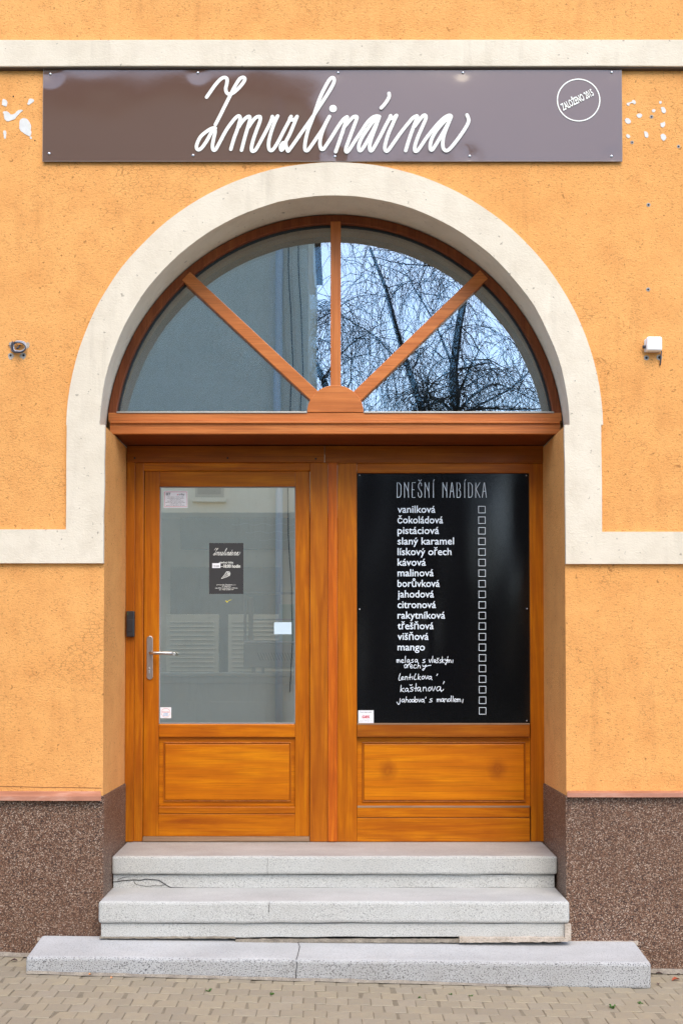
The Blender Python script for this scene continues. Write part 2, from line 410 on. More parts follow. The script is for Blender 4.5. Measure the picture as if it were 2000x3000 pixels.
m_grass = groundmat('lawn', (.035, .07, .015), (.07, .11, .03), 4, 60)
m_farwall = plaster('opposite_plaster', (.74, .70, .58), (.78, .74, .62), (.66, .62, .50), bump=.2, scale=30, speck=False)

# ------------------------------------------------------------------ ground
gs = 160
mesh('ground', [(-gs, -gs, zg(-gs) * 0 - .30), (gs, -gs, -.30), (gs, 60, -.30), (-gs, 60, -.30)], [(0, 1, 2, 3)], m_grass)['kind'] = 'structure'
def sheet(name, x0, x1, y0, y1, dz, mat, n=1):
    o = mesh(name, [(x0, y0, zg(x0) + dz), (x1, y0, zg(x1) + dz), (x1, y1, zg(x1) + dz), (x0, y1, zg(x0) + dz), (x0, y0, zg(x0) + dz - .4), (x1, y0, zg(x1) + dz - .4), (x1, y1, zg(x1) + dz - .4), (x0, y1, zg(x0) + dz - .4)],
             [(0, 1, 2, 3), (0, 4, 5, 1), (1, 5, 6, 2), (2, 6, 7, 3), (3, 7, 4, 0)], mat)
    o['kind'] = 'structure'; return o
pavement = sheet('pavement', -8, 8, -2.60, .3, -.0032, m_sand)
sheet('kerb', -8, 8, -2.75, -2.602, -.004, m_gran_light)
sheet('road', -8, 8, -8.5, -2.752, -.12, m_asphalt)
sheet('far_pavement', -8, 8, -13.9, -8.502, -.01, m_dirt)
# pavers
PW, PD, TH = .1030, .0965, .055
variants = []
for k in range(6):
    rr = random.Random(k); hw, hd, b = PW / 2 - .0013, PD / 2 - .0013, .0028
    v = []
    for (sx, sy) in ((-1, -1), (1, -1), (1, 1), (-1, 1)): v.append((sx * hw, sy * hd, -TH))
    for (sx, sy) in ((-1, -1), (1, -1), (1, 1), (-1, 1)): v.append((sx * hw + rr.uniform(-.0006, .0006), sy * hd + rr.uniform(-.0006, .0006), -b))
    for (sx, sy) in ((-1, -1), (1, -1), (1, 1), (-1, 1)): v.append((sx * (hw - b) + rr.uniform(-.0008, .0008), sy * (hd - b) + rr.uniform(-.0008, .0008), rr.uniform(-.0006, .0006)))
    f = [(8, 9, 10, 11)]
    for a in range(4):
        c_ = (a + 1) % 4; f += [(a, c_, c_ + 4, a + 4), (a + 4, c_ + 4, c_ + 8, a + 8)]
    me = bpy.data.meshes.new('paver'); me.from_pydata(v, [], f); me.materials.append(m_paver); variants.append(me)
visible, rest = [], []
row = 0; y = -.045
while y > -2.55:
    x = -3.6 + (row % 2) * PW / 2 + random.uniform(-.003, .003) + row * .001
    while x < 3.6:
        xx = x + random.uniform(-.0012, .0012)
        inside_step = abs(xx) < 1.50 and y > -.30
        if not inside_step:
            z = zg(xx) + random.uniform(-.0016, .0016)
            pj = FPX / (y + DIST); sx, sy = CXP + xx * pj, HOR + (EYE - z) * pj
            d = (xx, y, z, random.uniform(-.008, .008), random.uniform(-.008, .008), random.uniform(-.006, .006))
            (visible if -20 < sx < 2020 and sy < 3012 else rest).append(d)
        x += PW
    y -= PD; row += 1
visible.sort(key=lambda d: d[1])
rest += visible[300:]; visible = visible[:300]
for i, d in enumerate(visible):
    o = bpy.data.objects.new('paver', variants[i % 6]); C.objects.link(o); o.parent = pavement
    o.location = Vector(d[:3]) - wl(pavement); o.rotation_euler = (d[3], d[4] - math.atan(GB), d[5] + (i % 2) * math.pi)
V, F = [], []
for d in rest:
    me = variants[0]; b = len(V); rot = Matrix.Rotation(d[5], 3, 'Z') @ Matrix.Rotation(d[4] - math.atan(GB), 3, 'Y')
    V += [rot @ v.co + Vector(d[:3]) for v in me.vertices]; F += [tuple(i + b for i in p.vertices) for p in me.polygons]
mesh('far_pavers', V, F, m_paver, pavement)['kind'] = 'stuff'

# ------------------------------------------------------------------ the shop building
B = thing('shop_building', (0, 0, 0), 'orange plastered shop front with cream arched surround and brown pebble plinth', 'building')
JX = (P(305, 1790)[0], P(1655, 1790)[0])                         # jambs of the opening
ZS = P(980, 1247)[1]                                             # springing
ACX, ACZ = P(980, 1263)
ARI = P(980 + 686, 1263)[0] - ACX; ARO = P(980 + 783, 1263)[0] - ACX
ARIz = P(980, 577)[1] - ACZ; AROz = P(980, 480)[1] - ACZ
TOP, SIDE = 6.4, 7.0
def arc(r, rz, n, z0, cz=None, cx=None):
    cz = ACZ if cz is None else cz; cx = ACX if cx is None else cx
    a0 = math.asin(max(-1, min(1, (z0 - cz) / rz)))
    return [(cx - r * math.cos(a0 + (math.pi - 2 * a0) * i / n), cz + rz * math.sin(a0 + (math.pi - 2 * a0) * i / n)) for i in range(n + 1)]
NA = 48
hole = arc(ARI + .05, ARIz + .05, NA, ZS)
def wx(z, s): return JX[s]
pts = [(-SIDE, -.3), (JX[0], -.3), (JX[0], ZS), (-SIDE, ZS)]
quads = [[0, 1, 2, 3]]
pts += [(JX[1], -.3), (SIDE, -.3), (SIDE, ZS), (JX[1], ZS)]; quads += [[4, 5, 6, 7]]
b0 = len(pts); pts += hole; t0 = len(pts)
HEAD = 4.7
# left and right columns above the springing, then arch fan to a straight head
pts += [(p[0], HEAD) for p in hole]
for i in range(NA):
    quads.append([b0 + i, b0 + i + 1, t0 + i + 1, t0 + i])
k = len(pts); pts += [(-SIDE, HEAD), (SIDE, HEAD), (-SIDE, TOP), (SIDE, TOP)]
quads.append([3, 2, b0, t0, k]); quads.append([7, 6, k + 1, t0 + NA, b0 + NA])
quads.append([k] + [t0 + i for i in range(NA + 1)] + [k + 1, k + 3, k + 2])
facade = slab('facade_wall', pts, quads, 0.0, .66, m_orange, B)
# room behind
m_room = plaster('room_cream', (.66, .63, .53), (.70, .67, .57), (.60, .57, .48), bump=.1, speck=False)
m_floor = M('shop_floor', (.22, .20, .18), .5)
FZ = P(980, 2466, .60)[1] - .01
multibox('room_walls', [(-3.4, .66, FZ, -3.2, 4.4, 4.2), (3.2, .66, FZ, 3.4, 4.4, 4.2), (-3.4, 4.4, FZ, 3.4, 4.6, 4.2)], m_room, B)
multibox('loft_lining', [(-3.2, 1.08, 3.03, 3.2, 1.16, 4.6), (-3.2, .66, 4.5, 3.2, 1.08, 4.6), (-3.2, .68, 3.022, 3.2, 1.08, 3.03)], M('dark_loft', (.03, .03, .03), .9), B)  # added black box that keeps the space behind the fanlight dark
CZ = 2.90
RL = (-2.6, 1.3, 2.6, 4.0)                                         # unseen roof opening, added to bring daylight down on the serving counter
multibox('room_ceiling', [(-3.4, .66, CZ, 3.4, RL[1], CZ + .12), (-3.4, RL[3], CZ, 3.4, 4.6, CZ + .12), (-3.4, RL[1], CZ, RL[0], RL[3], CZ + .12), (RL[2], RL[1], CZ, 3.4, RL[3], CZ + .12)], m_room, B)
multibox('rooflight_shaft', [(RL[0] - .1, RL[1] - .1, CZ + .12, RL[0], RL[3] + .1, TOP), (RL[2], RL[1] - .1, CZ + .12, RL[2] + .1, RL[3] + .1, TOP), (RL[0], RL[1] - .1, CZ + .12, RL[2], RL[1], TOP), (RL[0], RL[3], CZ + .12, RL[2], RL[3] + .1, TOP)], m_room, B)
multibox('room_floor', [(-3.4, .62, FZ - .2, 3.4, 4.6, FZ)], m_floor, B)
multibox('roof', [(-SIDE, .0, TOP, SIDE, RL[1], TOP + .3), (-SIDE, RL[3], TOP, SIDE, 6, TOP + .3), (-SIDE, RL[1], TOP, RL[0], RL[3], TOP + .3), (RL[2], RL[1], TOP, SIDE, RL[3], TOP + .3)], m_farwall, B)
multibox('side_wall', [(-SIDE, .66, -.3, -SIDE + .3, 6, TOP), (SIDE - .3, .66, -.3, SIDE, 6, TOP), (-SIDE + .3, 5.7, -.3, SIDE - .3, 6, TOP)], m_orange, B)

# cornice band
def wob(x, s=1.0, f=3.0): return noise.noise(Vector((x * f, s * 7.3, 0))) * .0022
def band(name, px0, px1, pt, pb, yf, mat):
    z1, z0 = P(980, pt, yf)[1], P(980, pb, yf)[1]; x0, x1 = (P(px0, (pt + pb) / 2, yf)[0] if px0 is not None else -SIDE), (P(px1, (pt + pb) / 2, yf)[0] if px1 is not None else SIDE)
    n = 60; pts = [(x0 + (x1 - x0) * i / n, z0 + wob(i * .11, 1)) for i in range(n + 1)] + [(x0 + (x1 - x0) * i / n, z1 + wob(i * .11, 2)) for i in range(n + 1)]
    return slab(name, pts, [[i, i + 1, n + 2 + i, n + 1 + i] for i in range(n)], yf, .004, mat, B, .004)
band('cornice_band', None, None, 116, 194, -.034, m_white)
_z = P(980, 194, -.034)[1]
box('sealant_strip', -SIDE, -.026, _z - .006, SIDE, .003, _z + .001, M('sooty_sealant', (.10, .075, .06), .9), B, .001)  # added dark strip: contact shadow and soot under the band, put in as colour
# arch moulding with its feet and side strips: one run of render
yf = -.020
NI = 64
inn = arc(ARI, ARIz, NI, ZS); out = arc(ARO, AROz, NI, ZS)
inn = [(x + noise.noise(Vector((i * .35, 1, 0))) * .003, z + noise.noise(Vector((i * .35, 5, 0))) * .003) for i, (x, z) in enumerate(inn)]
out = [(x + noise.noise(Vector((i * .35, 9, 0))) * .0025, z + noise.noise(Vector((i * .35, 3, 0))) * .0025) for i, (x, z) in enumerate(out)]
pts = inn + out; quads = [[i, i + 1, NI + 2 + i, NI + 1 + i] for i in range(NI)]
for s, (xo, xi, xi0, pt, pb) in enumerate(((195, 303, 308, 1551, 1650), (1761, 1657, 1652, 1558, 1652))):
    jl = 0 if s == 0 else NI
    base = len(pts)
    zt, zb = P(980, pt, yf)[1], P(980, pb, yf)[1]
    Xo = P(xo, 1400, yf)[0]; Xi = JX[s]; n = 14
    ztop = ZS
    # leg: from springing to strip top, inner edge a little ragged
    for i in range(n + 1):
        t = i / n; z = ztop + (zt - ztop) * t
        pts.append((Xo + wob(z, 3 + s), z)); pts.append((Xi + wob(z, 5 + s, 9) * 1.2 + (0.004 if s == 0 else -.004) * (1 - t), z))
    for i in range(n): quads.append([base + 2 * i, base + 2 * i + 1, base + 2 * i + 3, base + 2 * i + 2])
    quads.append([base, base + 1, jl, NI + 1 + jl] if s == 0 else [base, base + 1, jl, NI + 1 + jl])
    lt, rt = base + 2 * n, base + 2 * n + 1
    b2 = len(pts); XE = -SIDE if s == 0 else SIDE
    pts += [(Xo, zb), (Xi, zb), (XE, zt), (XE, zb)]
    quads += [[lt, rt, b2 + 1, b2], [b2 + 2, lt, b2, b2 + 3]]
slab('arch_moulding', pts, quads, yf, .003, m_white, B, .004)
# intrados lining from the moulding to the fanlight ring
YF = .268
FCX, FCZ = P(980, 1299, YF); FR = P(980 + 667, 1299, YF)[0] - FCX; FRz = P(980, 632, YF)[1] - FCZ
fr_o = arc(FR + .012, FRz + .012, NI, P(980, 1262, YF)[1], FCZ, FCX)
V = [(x, -.004, z) for x, z in inn] + [(x, YF + .03, z) for x, z in fr_o]
mesh('arch_soffit', V, [(i, i + 1, NI + 2 + i, NI + 1 + i) for i in range(NI)], m_lining, B, smooth=True)

# plinth, flashing
ZP = P(980, 2332, -.012)[1]
for s in (0, 1):
    a, b = (-SIDE, JX[0] + .007) if s == 0 else (JX[1] - .007, SIDE)
    box('plinth', a, -.012, -.3, b, .598, ZP, m_pebble, B, .006)
    zt0, zb0 = P(980, (2318, 2317)[s], 0)[1], P(980, (2346, 2336)[s], -.045)[1]
    # sheet metal drip: sloping top and a folded lip
    xa, xb = (-SIDE, P(297, 2330, -.04)[0]) if s == 0 else (P(1660, 2330, -.04)[0], SIDE)
    prof = [(0.0, zt0), (-.042, zb0 + .022), (-.045, zb0), (-.040, zb0), (-.038, zb0 + .016), (-.0125, zb0 + .024)]
    n = 24; V, F = [], []
    for i in range(n + 1):
        x = xa + (xb - xa) * (i / n) ** (.5 if s == 0 else 2)
        for j, (py_, z) in enumerate(prof):
            V.append((x - (.012 if s == 0 else -.012) * (1 if (i == n and s == 0) or (i == 0 and s == 1) else 0) * (j in (0, 5)), py_, z + noise.noise(Vector((x * 2, 4, 0))) * .0022))
    m_ = len(prof)
    for i in range(n):
        for j in range(m_): F.append((i * m_ + j, i * m_ + (j + 1) % m_, (i + 1) * m_ + (j + 1) % m_, (i + 1) * m_ + j))
    F.append(tuple(range(m_))); F.append(tuple(n * m_ + j for j in range(m_)))
    mesh('flashing', V, F, m_copper, B)
# fine settlement crack above the flashing
for pth in ([(0, 2305), (60, 2304), (130, 2306), (190, 2307), (298, 2308)],):
    strokes('plaster_crack', [[P(x, y_ + random.uniform(-1, 1), -.001) for x, y_ in pth]], .0028, -.0012, M('crack_shadow', (.22, .09, .03), .9), B, 1e-5, 6)
# dirt line where plinth meets the pavement
for a, b, s in ((-SIDE, -1.45, 0), (1.47, SIDE, 1)):
    n = 60; V, F = [], []
    for i in range(n + 1):
        t = i / n; x = b + (a - b) * t ** 2.2 if s == 0 else a + (b - a) * t ** 2.2
        h = .020 + .012 * noise.noise(Vector((x * 6, 2, 0))); w = .028 + .018 * noise.noise(Vector((x * 5, 8, 0)))
        V += [(x, -.0135, zg(x) + h), (x, -.0135 - w, zg(x) + .0045)]
    for i in range(n): F.append((2 * i, 2 * i + 1, 2 * i + 3, 2 * i + 2))
    mesh('cement_fillet', V, F, m_dirt, B)

# filler patches, screw holes, plugs
def pp(lst, ox, oy, sc): return [(ox + x * sc, oy + y_ * sc) for x, y_ in lst]
SL, SR = 130 / 1568, 180 / 1568
patches = [pp(q, 0, 260, SL) for q in (
    [(130, 345), (180, 375), (240, 410), (275, 480), (260, 560), (225, 630), (180, 610), (80, 570), (80, 480), (100, 400)],
    [(1010, 420), (1040, 365), (1100, 350), (1170, 365), (1215, 400), (1200, 460), (1150, 485), (1090, 530), (1040, 570), (990, 555), (970, 520), (1000, 480)],
    [(110, 850), (150, 795), (250, 795), (320, 830), (380, 905), (460, 910), (540, 870), (600, 800), (670, 750), (780, 745), (830, 770), (740, 830), (680, 900), (600, 980), (540, 1070), (430, 1105), (300, 1150), (240, 1145), (180, 1080), (150, 980), (145, 900)],
    [(720, 1110), (780, 1050), (860, 1035), (960, 1065), (1040, 1150), (1090, 1250), (1110, 1350), (1090, 1450), (1120, 1520), (1110, 1620), (1060, 1680), (980, 1640), (920, 1620), (830, 1550), (740, 1490), (690, 1400), (690, 1280), (700, 1180)],
    [(130, 1490), (180, 1470), (230, 1500), (235, 1580), (225, 1680), (215, 1760), (180, 1775), (155, 1740), (150, 1640), (120, 1560)],
    [(1060, 1695), (1100, 1680), (1140, 1720), (1130, 1770), (1090, 1775), (1065, 1740)])]
patches += [pp(q, 1820, 260, SR) for q in (
    [(110, 390), (150, 355), (200, 350), (250, 330), (265, 295), (310, 285), (355, 320), (355, 375), (320, 395), (290, 370), (240, 362), (205, 385), (190, 425), (150, 432)],
    [(950, 320), (985, 310), (1018, 325), (1015, 370), (985, 382), (955, 370)],
    [(985, 500), (1020, 455), (1080, 475), (1120, 530), (1125, 590), (1090, 625), (1040, 620), (1015, 570), (1015, 520)],
    [(760, 550), (800, 515), (850, 525), (865, 560), (830, 600), (785, 600)],
    [(370, 670), (410, 638), (470, 632), (525, 665), (510, 710), (490, 735), (430, 745), (400, 715)],
    [(75, 790), (110, 745), (165, 750), (210, 790), (240, 840), (210, 885), (150, 892), (100, 860)],
    [(980, 880), (1040, 860), (1090, 835), (1110, 890), (1095, 955), (1045, 985), (1000, 960)],
    [(565, 1090), (610, 1085), (655, 1120), (680, 1190), (670, 1240), (630, 1250), (590, 1220), (575, 1150)],
    [(985, 1190), (1020, 1150), (1070, 1150), (1120, 1190), (1135, 1250), (1110, 1305), (1060, 1328), (1010, 1280)],
    [(105, 1180), (150, 1150), (190, 1180), (215, 1220), (195, 1260), (155, 1260), (115, 1220)])]
def rag_edge(q, amp=1.1):
    out = []
    for i in range(len(q)):
        a, b = q[i], q[(i + 1) % len(q)]; m = max(1, int(math.hypot(b[0] - a[0], b[1] - a[1]) / 2.2))
        for k in range(m):
            t = k / m; x, y_ = a[0] + (b[0] - a[0]) * t, a[1] + (b[1] - a[1]) * t
            out.append((x + amp * noise.noise(Vector((x * .6, y_ * .6, 1))), y_ + amp * noise.noise(Vector((x * .6, y_ * .6, 9)))))
    return out
patches = [rag_edge(q) for q in patches]
for q in patches:
    poly_slab('filler_patch', [P(x, y_, -.002) for x, y_ in q][::-1], -.0022, .002, m_filler, B)
def hole_plug(px, py, r=4.5, ring=True):
    x, z = P(px, py, -.001); s = 1 / 563
    if ring: poly_slab('plug_collar', disc(x, z, r * s, 14), -.0016, .001, m_plug, B)
    poly_slab('screw_hole', disc(x, z - .0006, r * .5 * s, 10), -.0024, .001, m_hole, B)
for px, py, r, ring in ((40, 282, 4, False), (103, 411, 3.6, False), (1907, 342, 5.5, True), (1850, 417, 5, True), (1986, 429, 5, True),
                        (1898, 600, 6, True), (1897, 848, 6, True), (32, 1041, 7, True), (70, 1041, 7, True), (1892, 1048, 7.5, True), (1930, 1047, 8.5, True)):
    hole_plug(px, py, r, ring)
for cx_, cy_, w_, h_ in ((33, 1044, 9, 10), (68, 1043, 9, 10), (82, 1012, 7, 10), (33, 1010, 6, 10)):   # bare mortar round the old fixings
    q = [(cx_ + w_ * math.cos(t * .7) * random.uniform(.7, 1.15), cy_ + h_ * math.sin(t * .7) * random.uniform(.7, 1.15)) for t in range(9)]
    poly_slab('filler_patch', [P(x, y_, 0) for x, y_ in q], -.0009, .001, m_mortar, B)

# ------------------------------------------------------------------ fanlight
def pring(r, rz, n, z0): return arc(r, rz, n, z0, FCZ, FCX)
zr = P(980, 1212, YF)[1]
NR = 56
GR = P(980 + 645, 1299, YF)[0] - FCX; GRz = P(980, 654, YF)[1] - FCZ
ro, ri = pring(FR + .006, FRz + .006, NR, zr), pring(GR, GRz, NR, zr)
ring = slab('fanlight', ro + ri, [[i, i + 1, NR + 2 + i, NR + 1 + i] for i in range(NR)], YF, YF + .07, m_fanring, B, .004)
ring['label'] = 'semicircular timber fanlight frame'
gi = pring(GR - .010, GRz - .010, NR, zr)
slab('gasket', ri + gi, [[i, i + 1, NR + 2 + i, NR + 1 + i] for i in range(NR)], YF + .025, YF + .04, m_gasket, ring)
def fpx(name, q, yf_, yb_, mat, bevel=.003):
    return poly_slab(name, [P(x, y_, yf_) for x, y_ in q], yf_, yb_, mat, ring, bevel)
fpx('glazing_bar', [(968, 1140), (968, 648), (998, 648), (998, 1140)], YF - .004, YF + .07, m_fanz)
def barq(x0, y0, x1, y1, w):
    d = Vector((x1 - x0, y1 - y0)).normalized(); n_ = Vector((-d.y, d.x)) * w / 2
    return [(x0 + n_.x, y0 + n_.y), (x1 + n_.x, y1 + n_.y), (x1 - n_.x, y1 - n_.y), (x0 - n_.x, y0 - n_.y)]
fpx('glazing_bar', barq(545, 808, 926, 1164, 34), YF - .003, YF + .07, m_fanx)
fpx('glazing_bar', barq(1417, 803, 1042, 1164, 34), YF - .003, YF + .07, m_fanx)
hub = [(982 + 83 * math.cos(math.pi * i / 20), 1208 - 80 * math.sin(math.pi * i / 20)) for i in range(21)]
fpx('sunburst_hub', hub, YF - .010, YF + .06, m_fanx, .003)
def pb_(name, x0, y0, x1, y1, yf_, yb_, mat, par, bev=.002): return pbox(name, x0, y0, x1, y1, yf_, yb_, mat, par, bev)
pb_('bottom_rail', 318, 1209, 1644, 1234, YF - .006, YF + .09, m_fanx, ring, .003)
pb_('drip_nosing', 322, 1233, 1640, 1240, YF - .022, YF + .02, m_fanx, ring, .003)
pb_('lower_fascia', 322, 1241, 1640, 1271, YF - .010, YF + .02, m_fanx, ring, .003)
for a, b in ((342, 899), (1066, 1622)):
    pb_('glazing_bead', a, 1205, b, 1210, YF - .012, YF + .01, m_alu, ring, .001)
# four panes, each a double glazed unit
zc0 = P(980, 1208, YF)[1]; hubx = P(983, 1208, YF)[0]
def ang(px, py):
    x, z = P(px, py, YF); return math.atan2(z - zc0, x - hubx)
A = [math.pi, ang(545, 808), math.pi / 2, ang(1417, 803), 0]
rng = random.Random(3)
for k in range(4):
    for (yy, mat, nm) in ((YF + .034, m_glass, 'pane'), (YF + .056, m_glass2, 'inner_pane')):
        q = [(hubx, zc0)]
        for i in range(13):
            a = A[k] + (A[k + 1] - A[k]) * i / 12
            dx, dz = math.cos(a), math.sin(a)
            # meet the frame's arc
            ex, ez = hubx - FCX, zc0 - FCZ; r1, r2 = GR + .004, GRz + .004
            aa = (dx / r1) ** 2 + (dz / r2) ** 2; bb = 2 * (ex * dx / r1 ** 2 + ez * dz / r2 ** 2); cc = (ex / r1) ** 2 + (ez / r2) ** 2 - 1
            t = (-bb + math.sqrt(bb * bb - 4 * aa * cc)) / (2 * aa); q.append((hubx + dx * t, zc0 + dz * t))
        o = mesh(nm, [(x, yy, z) for x, z in q], [tuple(range(len(q)))], mat, ring)
        if nm == 'inner_pane': o.rotation_euler = (R_(rng.uniform(-.25, .25)), 0, R_(rng.uniform(-.3, .3)))
        else: o.rotation_euler = (R_(rng.uniform(-.05, .05)), 0, R_(rng.uniform(-.06, .06)))
# boarded soffit between the fanlight and the doors
zs = P(980, 1271, YF)[1]
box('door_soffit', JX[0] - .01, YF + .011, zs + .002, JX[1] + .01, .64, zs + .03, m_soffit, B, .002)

# ------------------------------------------------------------------ door frame
YD = .60
head = pb_('door_frame', 372, 1306, 950, 1354, YD - .022, YD + .05, m_soffit if 0 else m_woodrx, B); head['label'] = 'varnished oak door frame'
pb_('head_board', 951, 1306, 1591, 1356, YD - .014, YD + .05, m_woodrx, head)
pb_('frame_post', 368, 1354, 394, 2466, YD - .016, YD + .05, m_woodr, head)
pb_('frame_post', 394, 1354, 420, 2466, YD - .004, YD + .05, m_woodr, head, .004)
pb_('head_rail', 420, 1355, 909, 1379, YD - .003, YD + .05, m_woodx, head, .004)
pb_('frame_post', 908, 1355, 960, 2466, YD - .010, YD + .05, m_woodr, head)
pb_('cover_bead', 960.5, 1355, 988, 2466, YD - .016, YD + .05, m_bead, head, .003)
pb_('frame_post', 988.5, 1357, 1045, 2466, YD - .008, YD + .05, m_woodz, head)
pb_('frame_post', 1552, 1357, 1596, 2466, YD - .006, YD + .05, m_woodz, head, .004)
pb_('head_rail', 1045.5, 1357, 1551.5, 1385, YD - .006, YD + .05, m_woodx, head, .003)
pb_('ledge_rail', 1045.5, 2121, 1551.5, 2160, YD - .022, YD + .05, m_woodrx, head, .006)
lp = pb_('fixed_panel', 1045.5, 2160.5, 1551.5, 2362, YD + .016, YD + .05, m_woodp, head, .001)
for (a, b, c_, d_) in ((1060, 2174, 1539, 2350),):
    X0, Z0, X1, Z1 = rect(a, b, c_, d_, YD + .01)
    w_ = .008
    ptsP = [(X0, Z0), (X1, Z0), (X1, Z1), (X0, Z1), (X0 + w_, Z0 + w_), (X1 - w_, Z0 + w_), (X1 - w_, Z1 - w_), (X0 + w_, Z1 - w_)]
    slab('panel_moulding', ptsP, [[0, 1, 5, 4], [1, 2, 6, 5], [2, 3, 7, 6], [3, 0, 4, 7]], YD + .009, YD + .02, m_woodr, head, .003)
    box('raised_field', X0 + w_ + .003, YD + .006, Z0 + w_ + .003, X1 - w_ - .003, YD + .03, Z1 - w_ - .003, m_woodk, head, .003)
pb_('sill_board', 1045.5, 2364, 1551.5, 2395, YD - .012, YD + .05, m_woodx, head, .005)
pb_('sill_board', 1045.5, 2396, 1551.5, 2466, YD - .010, YD + .05, m_woodx, head, .002)
pb_('sill_edge', 1046, 2361, 1551, 2366, YD - .014, YD + .0, m_grey_wood, head, .001)
pb_('sill_edge', 1046, 2119, 1551, 2123, YD - .024, YD + .0, m_grey_wood, head, .001)
pb_('backing_board', 1040, 1380, 1556, 2125, YD + .03, YD + .05, m_gap, head)
for px, py in ((667, 1342), (925, 1344), (397 - 2, 1342)):
    x, z = P(px, py, YD - .022); poly_slab('peg_hole', disc(x, z, .006, 10), YD - .0232, YD - .02, m_hole, head)

# door leaf
YL = YD + .008
XL0, _, XL1, _ = rect(422, 1380, 907, 2450, YL)
_, ZL0, _, ZL1 = rect(422, 1380, 907, 2450, YL)
gx0, gz0, gx1, gz1 = rect(467, 1425, 865, 2120, YL)
leaf = multibox('door', [(XL0, YL, ZL0, gx0, YL + .045, ZL1), (gx1, YL, ZL0, XL1, YL + .045, ZL1)], m_woodz, B, .003)
leaf['label'] = 'glazed varnished oak door leaf'
def lf(name, y0, y1, mat, yf_=YL + .0007, bev=.003, x0=None, x1=None):
    _, a, _, b = rect(467, y0, 865, y1, YL)
    return box(name, gx0 if x0 is None else x0, yf_, a, gx1 if x1 is None else x1, YL + .044, b, mat, leaf, bev)
lf('top_rail', 1380.5, 1425, m_woodx)
lf('middle_rail', 2121, 2160, m_woodx, YL - .001, .005)
lf('door_panel', 2160, 2362, m_woodp, YL + .018, .001)
lf('bottom_rail', 2363, 2384, m_woodx, YL - .002, .005)
lf('bottom_rail', 2384.5, 2450, m_woodx)
X0, Z0, X1, Z1 = rect(479, 2174, 853, 2349, YL + .012); w_ = .008
ptsP = [(X0, Z0), (X1, Z0), (X1, Z1), (X0, Z1), (X0 + w_, Z0 + w_), (X1 - w_, Z0 + w_), (X1 - w_, Z1 - w_), (X0 + w_, Z1 - w_)]
slab('panel_moulding', ptsP, [[0, 1, 5, 4], [1, 2, 6, 5], [2, 3, 7, 6], [3, 0, 4, 7]], YL + .011, YL + .02, m_woodr, leaf, .003)
box('raised_field', X0 + w_ + .003, YL + .008, Z0 + w_ + .003, X1 - w_ - .003, YL + .03, Z1 - w_ - .003, m_woodp, leaf, .003)
# glazing gasket and pane
gw = .005
gp = [(gx0, gz0), (gx1, gz0), (gx1, gz1), (gx0, gz1), (gx0 + gw, gz0 + gw), (gx1 - gw, gz0 + gw), (gx1 - gw, gz1 - gw), (gx0 + gw, gz1 - gw)]
slab('glazing_seal', gp, [[0, 1, 5, 4], [1, 2, 6, 5], [2, 3, 7, 6], [3, 0, 4, 7]], YL + .012, YL + .02, M('grey_seal', (.30, .31, .31), .5), leaf)
YG = YL + .018
mesh('door_pane', [(gx0, YG, gz0), (gx1, YG, gz0), (gx1, YG, gz1), (gx0, YG, gz1)], [(0, 1, 2, 3)], m_dglass, leaf)
pbox('weather_bar', 418, 2452, 906, 2466, YD - .014, YD + .03, m_grey_wood, head, .003)
# handle
hp = [P(430 + 9, 1872, YL)]
px_, pz_ = [], []
plate = [(439 + 9 * math.cos(t), 1872 - 9 * math.sin(t)) for t in [math.pi * i / 10 for i in range(11)]] + [(439 + 9 * math.cos(t), 1982 - 9 * math.sin(t)) for t in [math.pi + math.pi * i / 10 for i in range(11)]]
hpl = poly_slab('handle_plate', [P(x, y_, YL - .008) for x, y_ in plate], YL - .009, YL, m_steel, leaf, .002)
hx, hz = P(440, 1913, YL - .05); ex, ez = P(503, 1914, YL - .055)
lev = [(hx, YL - .006, hz), (hx, YL - .030, hz), (hx + .003, YL - .043, hz), (hx + .010, YL - .050, hz), (hx + .02, YL - .052, hz), (ex - .012, YL - .052, ez), (ex - .003, YL - .048, ez), (ex + .002, YL - .038, ez - .001)]
tube('lever_handle', lev, .0092, m_steel, leaf, 14)
cx_, cz_ = P(509, 1916, YL - .05); poly_slab('lever_end', disc(cx_, cz_, .0095, 18), YL - .046, YL - .03, M('bright_steel', (.75, .75, .72), .3, .5, .8), leaf, .001)
kx, kz = P(438.5, 1960, YL); poly_slab('key_cylinder', disc(kx, kz, .0075, 14), YL - .013, YL - .006, m_steel, leaf, .001)
box('key_cylinder', kx - .0045, YL - .013, kz - .026, kx + .0045, YL - .006, kz - .006, m_screw, leaf, .001)
box('keyhole', kx - .001, YL - .0136, kz - .004, kx + .001, YL - .012, kz + .004, m_hole, leaf, 0)

